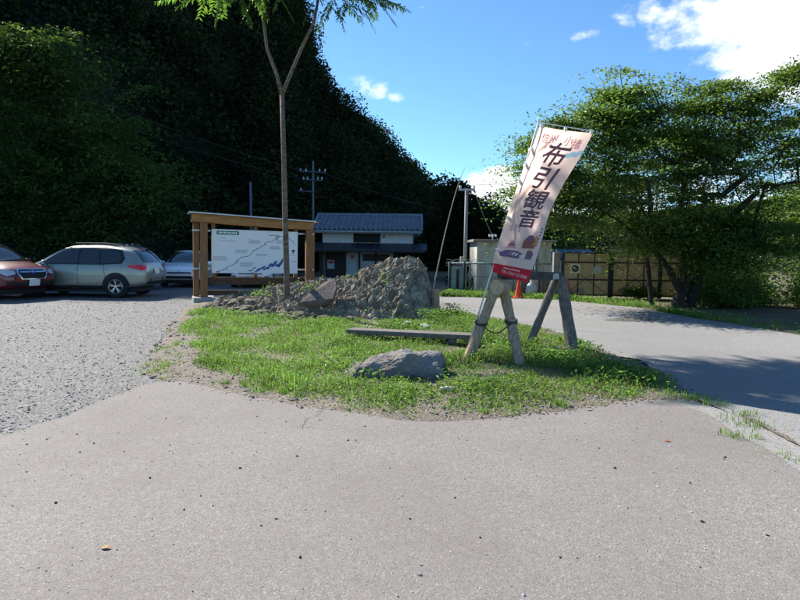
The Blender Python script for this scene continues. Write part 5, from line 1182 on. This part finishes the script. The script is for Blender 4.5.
# gravel stones and soil crumbs : low poly pebbles in one mesh each
def pebbles(name, label, x, y, z, s, m):
    bm = bmesh.new(); bmesh.ops.create_icosphere(bm, subdivisions=1, radius=1); bv = np.array([v.co[:] for v in bm.verts]); bf = np.array([[v.index for v in f.verts] for f in bm.faces]); bm.free()
    n = len(x); k = len(bv); sc = s[:, None] * rng.uniform(.6, 1.3, (n, 3)) * np.array([1, 1, .65]); an = rng.uniform(0, 6.28, n); V = bv[None] * (1 + rng.normal(size=(n, k, 1)) * .16) * sc[:, None, :]
    ca_, sa_ = np.cos(an)[:, None], np.sin(an)[:, None]; Xr = V[..., 0] * ca_ - V[..., 1] * sa_; Yr = V[..., 0] * sa_ + V[..., 1] * ca_
    V = np.stack([Xr + x[:, None], Yr + y[:, None], V[..., 2] + (z + s * .25)[:, None]], -1); Fc = bf[None] + (np.arange(n) * k)[:, None, None]
    return stuff(np_mesh(name, V.reshape(-1, 3), None, Fc.reshape(-1, 3), mat=m), label, 'gravel')
GRV = [(q.x, q.y) for q in GP([(-60, 452), (0, 439), (60, 422), (110, 400), (155, 385), (200, 381), (215, 340), (190, 303)])] + [(-7.2, 17.4), (-16, 17.4), (-16, 6)]
y = 4.6 + rng.random(60000) ** 1.5 * 12.4; x = rng.uniform(-14, -2.2, 60000); ok = (poly_sd(x, y, GRV) > .0) & (x > -.78 * y - .6); x, y = x[ok][:14000], y[ok][:14000]
M_PEB = mat('gravel_stone', (.225, .22, .212), .9, island=.4)
pebbles('gravel_stones', 'loose grey gravel covering the car park', x, y, np.zeros(len(x)), rng.gamma(2.0, .0022, len(x)) + .002, M_PEB)
x, y = scatter(30000, -5.6, -1.0, 6.0, 15.5); ok = (poly_sd(x, y, ISL) > -.05) & (rng.random(30000) < np.clip((np.interp(y, [5.4, 6.2, 7, 8.9, 13.5], [-.75, -1.5, -2.4, -3.5, -4.9]) + .35 - x) / .9, 0, 1)); x, y = x[ok][:7000], y[ok][:7000]
pebbles('edge_gravel', 'fine gravel trodden into the bare earth beside the grass', x, y, np.maximum(isl_h(x, y), .0), rng.gamma(2.0, .002, len(x)) + .002, M_PEB)
x, y = scatter(26000, -5, 4, 5.1, 12); sd = poly_sd(x, y, ISL); ok = (sd > -.12) & ((sd < .55) | (x < -1.9)); x, y = x[ok][:6000], y[ok][:6000]
pebbles('soil_crumbs', 'small stones and crumbs of earth along the island edge', x, y, np.maximum(isl_h(x, y), .010), rng.gamma(2, .0035, len(x)) + .002, mat('crumb', (.26, .225, .19), .95, island=.5))
lit = [(27, 446), (47, 441), (77, 436), (94, 445), (80, 454), (124, 453), (152, 463), (170, 447), (184, 512), (201, 498), (213, 508), (216, 419), (166, 420), (257, 418), (286, 423), (276, 521), (261, 528), (265, 434), (347, 442), (356, 442), (320, 422), (348, 442), (297, 458), (462, 437), (467, 442), (470, 433), (458, 440), (541, 435), (637, 430), (599, 450), (661, 423), (725, 459), (690, 485), (732, 439), (724, 461), (520, 461), (410, 521), (628, 510), (702, 524), (660, 521), (767, 538), (455, 500), (300, 560), (560, 560), (390, 470), (365, 428), (150, 480), (56, 505), (700, 570), (240, 470), (480, 540), (615, 470), (540, 420), (585, 425)]
x = np.array([G(*q).x for q in lit]); y = np.array([G(*q).y for q in lit]); o_ = pebbles('dark_litter', 'scattered dark seed pods lying on the asphalt', x, y, np.full(len(x), .013), rng.uniform(.005, .0105, len(x)), mat('seed_black', (.012, .011, .012), .8)); o_['category'] = 'litter'
# loose light grit on the asphalt
x, y = scatter(9000, -4.5, 4.5, 2.3, 6); pebbles('asphalt_grit', 'fine pale grit strewn on the asphalt', x, y, np.full(len(x), .012), rng.gamma(2, .0009, len(x)) + .0008, mat('grit', (.36, .35, .33), .9, island=.5))['category'] = 'grit'
for px, py, col, lab in ((667, 443, (.62, .16, .05), 'single orange fallen leaf on the asphalt near the gutter'), (106, 551, (.55, .36, .12), 'single yellow fallen leaf on the asphalt near the gravel')):
    g = G(px, py); mb = MB(); L = .028; mb.add([(-L, 0, 0), (-L * .3, -L * .5, .006), (L * .4, -L * .42, .008), (L, 0, .003), (L * .4, L * .42, .01), (-L * .3, L * .5, .006), (0, 0, 0)], [(0, 1, 6), (1, 2, 6), (2, 3, 6), (3, 4, 6), (4, 5, 6), (5, 0, 6)]); o = mb.build('fallen_leaf', mat('leaf_' + lab[7:13].strip(), col, .7), None); o.location = (g.x, g.y, .016); tag(o, lab, 'leaf')
g = G(533, 352); mb = MB(); n = 7; vs = [(i * .035 - .1, j * .03 - .06, .015 * math.sin(i * 1.7 + j * 2.3) + .04) for j in range(5) for i in range(n)]; mb.add(vs, [(j * n + i, j * n + i + 1, (j + 1) * n + i + 1, (j + 1) * n + i) for j in range(4) for i in range(n - 1)])
o = tag(mb.build('paper_scrap', mat('scrap', (.6, .66, .7), .5), None), 'crumpled pale scrap lying in the grass under the trestle', 'litter'); o.location = (g.x, g.y, .02)

# ------------------------------------------------------------------ bushes by the road
def bush(label, c, r, n, m, ls, name='bush', stem=True):
    b = thing(name, label, 'bush', (c[0], c[1], 0)); k = max(6, n // 220); cen = unit(rng.normal(size=(k, 3))) * np.array(r) * rng.uniform(.3, .85, (k, 1)); cen[:, 2] = np.abs(cen[:, 2]) + .12
    p = np.repeat(cen, n // k, 0) + rng.normal(size=(k * (n // k), 3)) * np.array(r) * .2; p[:, 2] = np.abs(p[:, 2]) * .95 + .02
    leaves('foliage', p, rng.uniform(.6, 1.3, len(p)) * ls, m, b, .5, .5)
    mb = MB()
    for q in cen: mb.tube([(q[0] * .1, q[1] * .1, 0), (q[0] * .45, q[1] * .45, q[2] * .6), q], [.018, .012, .006], 5, False)
    mb.build('stem', M_BARK, b); return b
bush('sunny yellow green bush on the bank right of the cherry', (13.0, 17.6), (1.5, 1.0, 1.25), 9000, M_BUSH, .095)
bush('tangled low brownish bush at the foot of the bank', (12.2, 17.1), (1.0, .7, .65), 4000, M_BUSH, .07)
bush('tall green bush behind the sunny bank', (14.6, 18.4), (1.6, 1.2, 1.9), 8000, M_BUSH, .11)
bush('dark bush crowding the cherry trunk on the bank side', (10.2, 18.0), (1.5, .9, 1.2), 9000, M_CHERRY, .10)
bush('low dark bush under the cherry beside the road', (9.7, 17.0), (1.0, .6, .45), 3500, M_CHERRY, .08)
bush('tall dark bush between gate and bank behind the cherry', (11.5, 20.5), (1.9, 1.2, 1.9), 9000, M_CHERRY, .12)
bush('small leafy bush at the base of the gate', (8.0, 19.6), (1.1, .5, .35), 2500, M_CHERRY, .07)
bush('green shrub behind the pale green sheet panel', (3.0, 24.5), (1.0, .8, .5), 2500, M_FOREST, .1)
# a far wooded ridge closing the view behind the gate and the cherry
uu_ = np.linspace(-20, 420, 140); rows = []
for v_, hh_ in ((0, 0), (.35, .45), (.7, .85), (1, 1.0), (1.4, .7)):
    rows.append(np.stack([uu_, 230 + 60 * v_ - uu_ * .15, np.array([hh_ * (15 + u * .06 + 5 * noise.fractal(Vector((u * .02, 3, 0)), 1, 2, 4)) + 1.2 * noise.fractal(Vector((u * .2, v_ * 9, 0)), 1, 2, 4) for u in uu_]) - .6], -1))
w = len(uu_); iy, ix = np.meshgrid(np.arange(4), np.arange(w - 1), indexing='ij'); a = iy * w + ix
structure(np_mesh('far_ridge', np.concatenate(rows), np.stack([a, a + 1, a + 1 + w, a + w], -1), mat=mat('far_woods', (.035, .06, .025), .95, .5, .25, bump=1, bscale=.8), smooth=True))
n_ = 26000; u_ = rng.uniform(-20, 300, n_); v_ = rng.random(n_); z_ = np.interp(v_, [0, .35, .7, 1], [0, .45, .85, 1]) * np.array([15 + u * .06 + 5 * noise.fractal(Vector((u * .02, 3, 0)), 1, 2, 4) for u in u_])
stuff(leaves('far_forest', np.stack([u_, 230 + 60 * v_ - u_ * .15, z_ + rng.uniform(-.3, 1.6, n_)], -1), rng.uniform(1.2, 2.6, n_), M_MAPLE, aspect=.8, up=.5), 'far green wooded ridge beyond the gate and the cherry', 'forest')
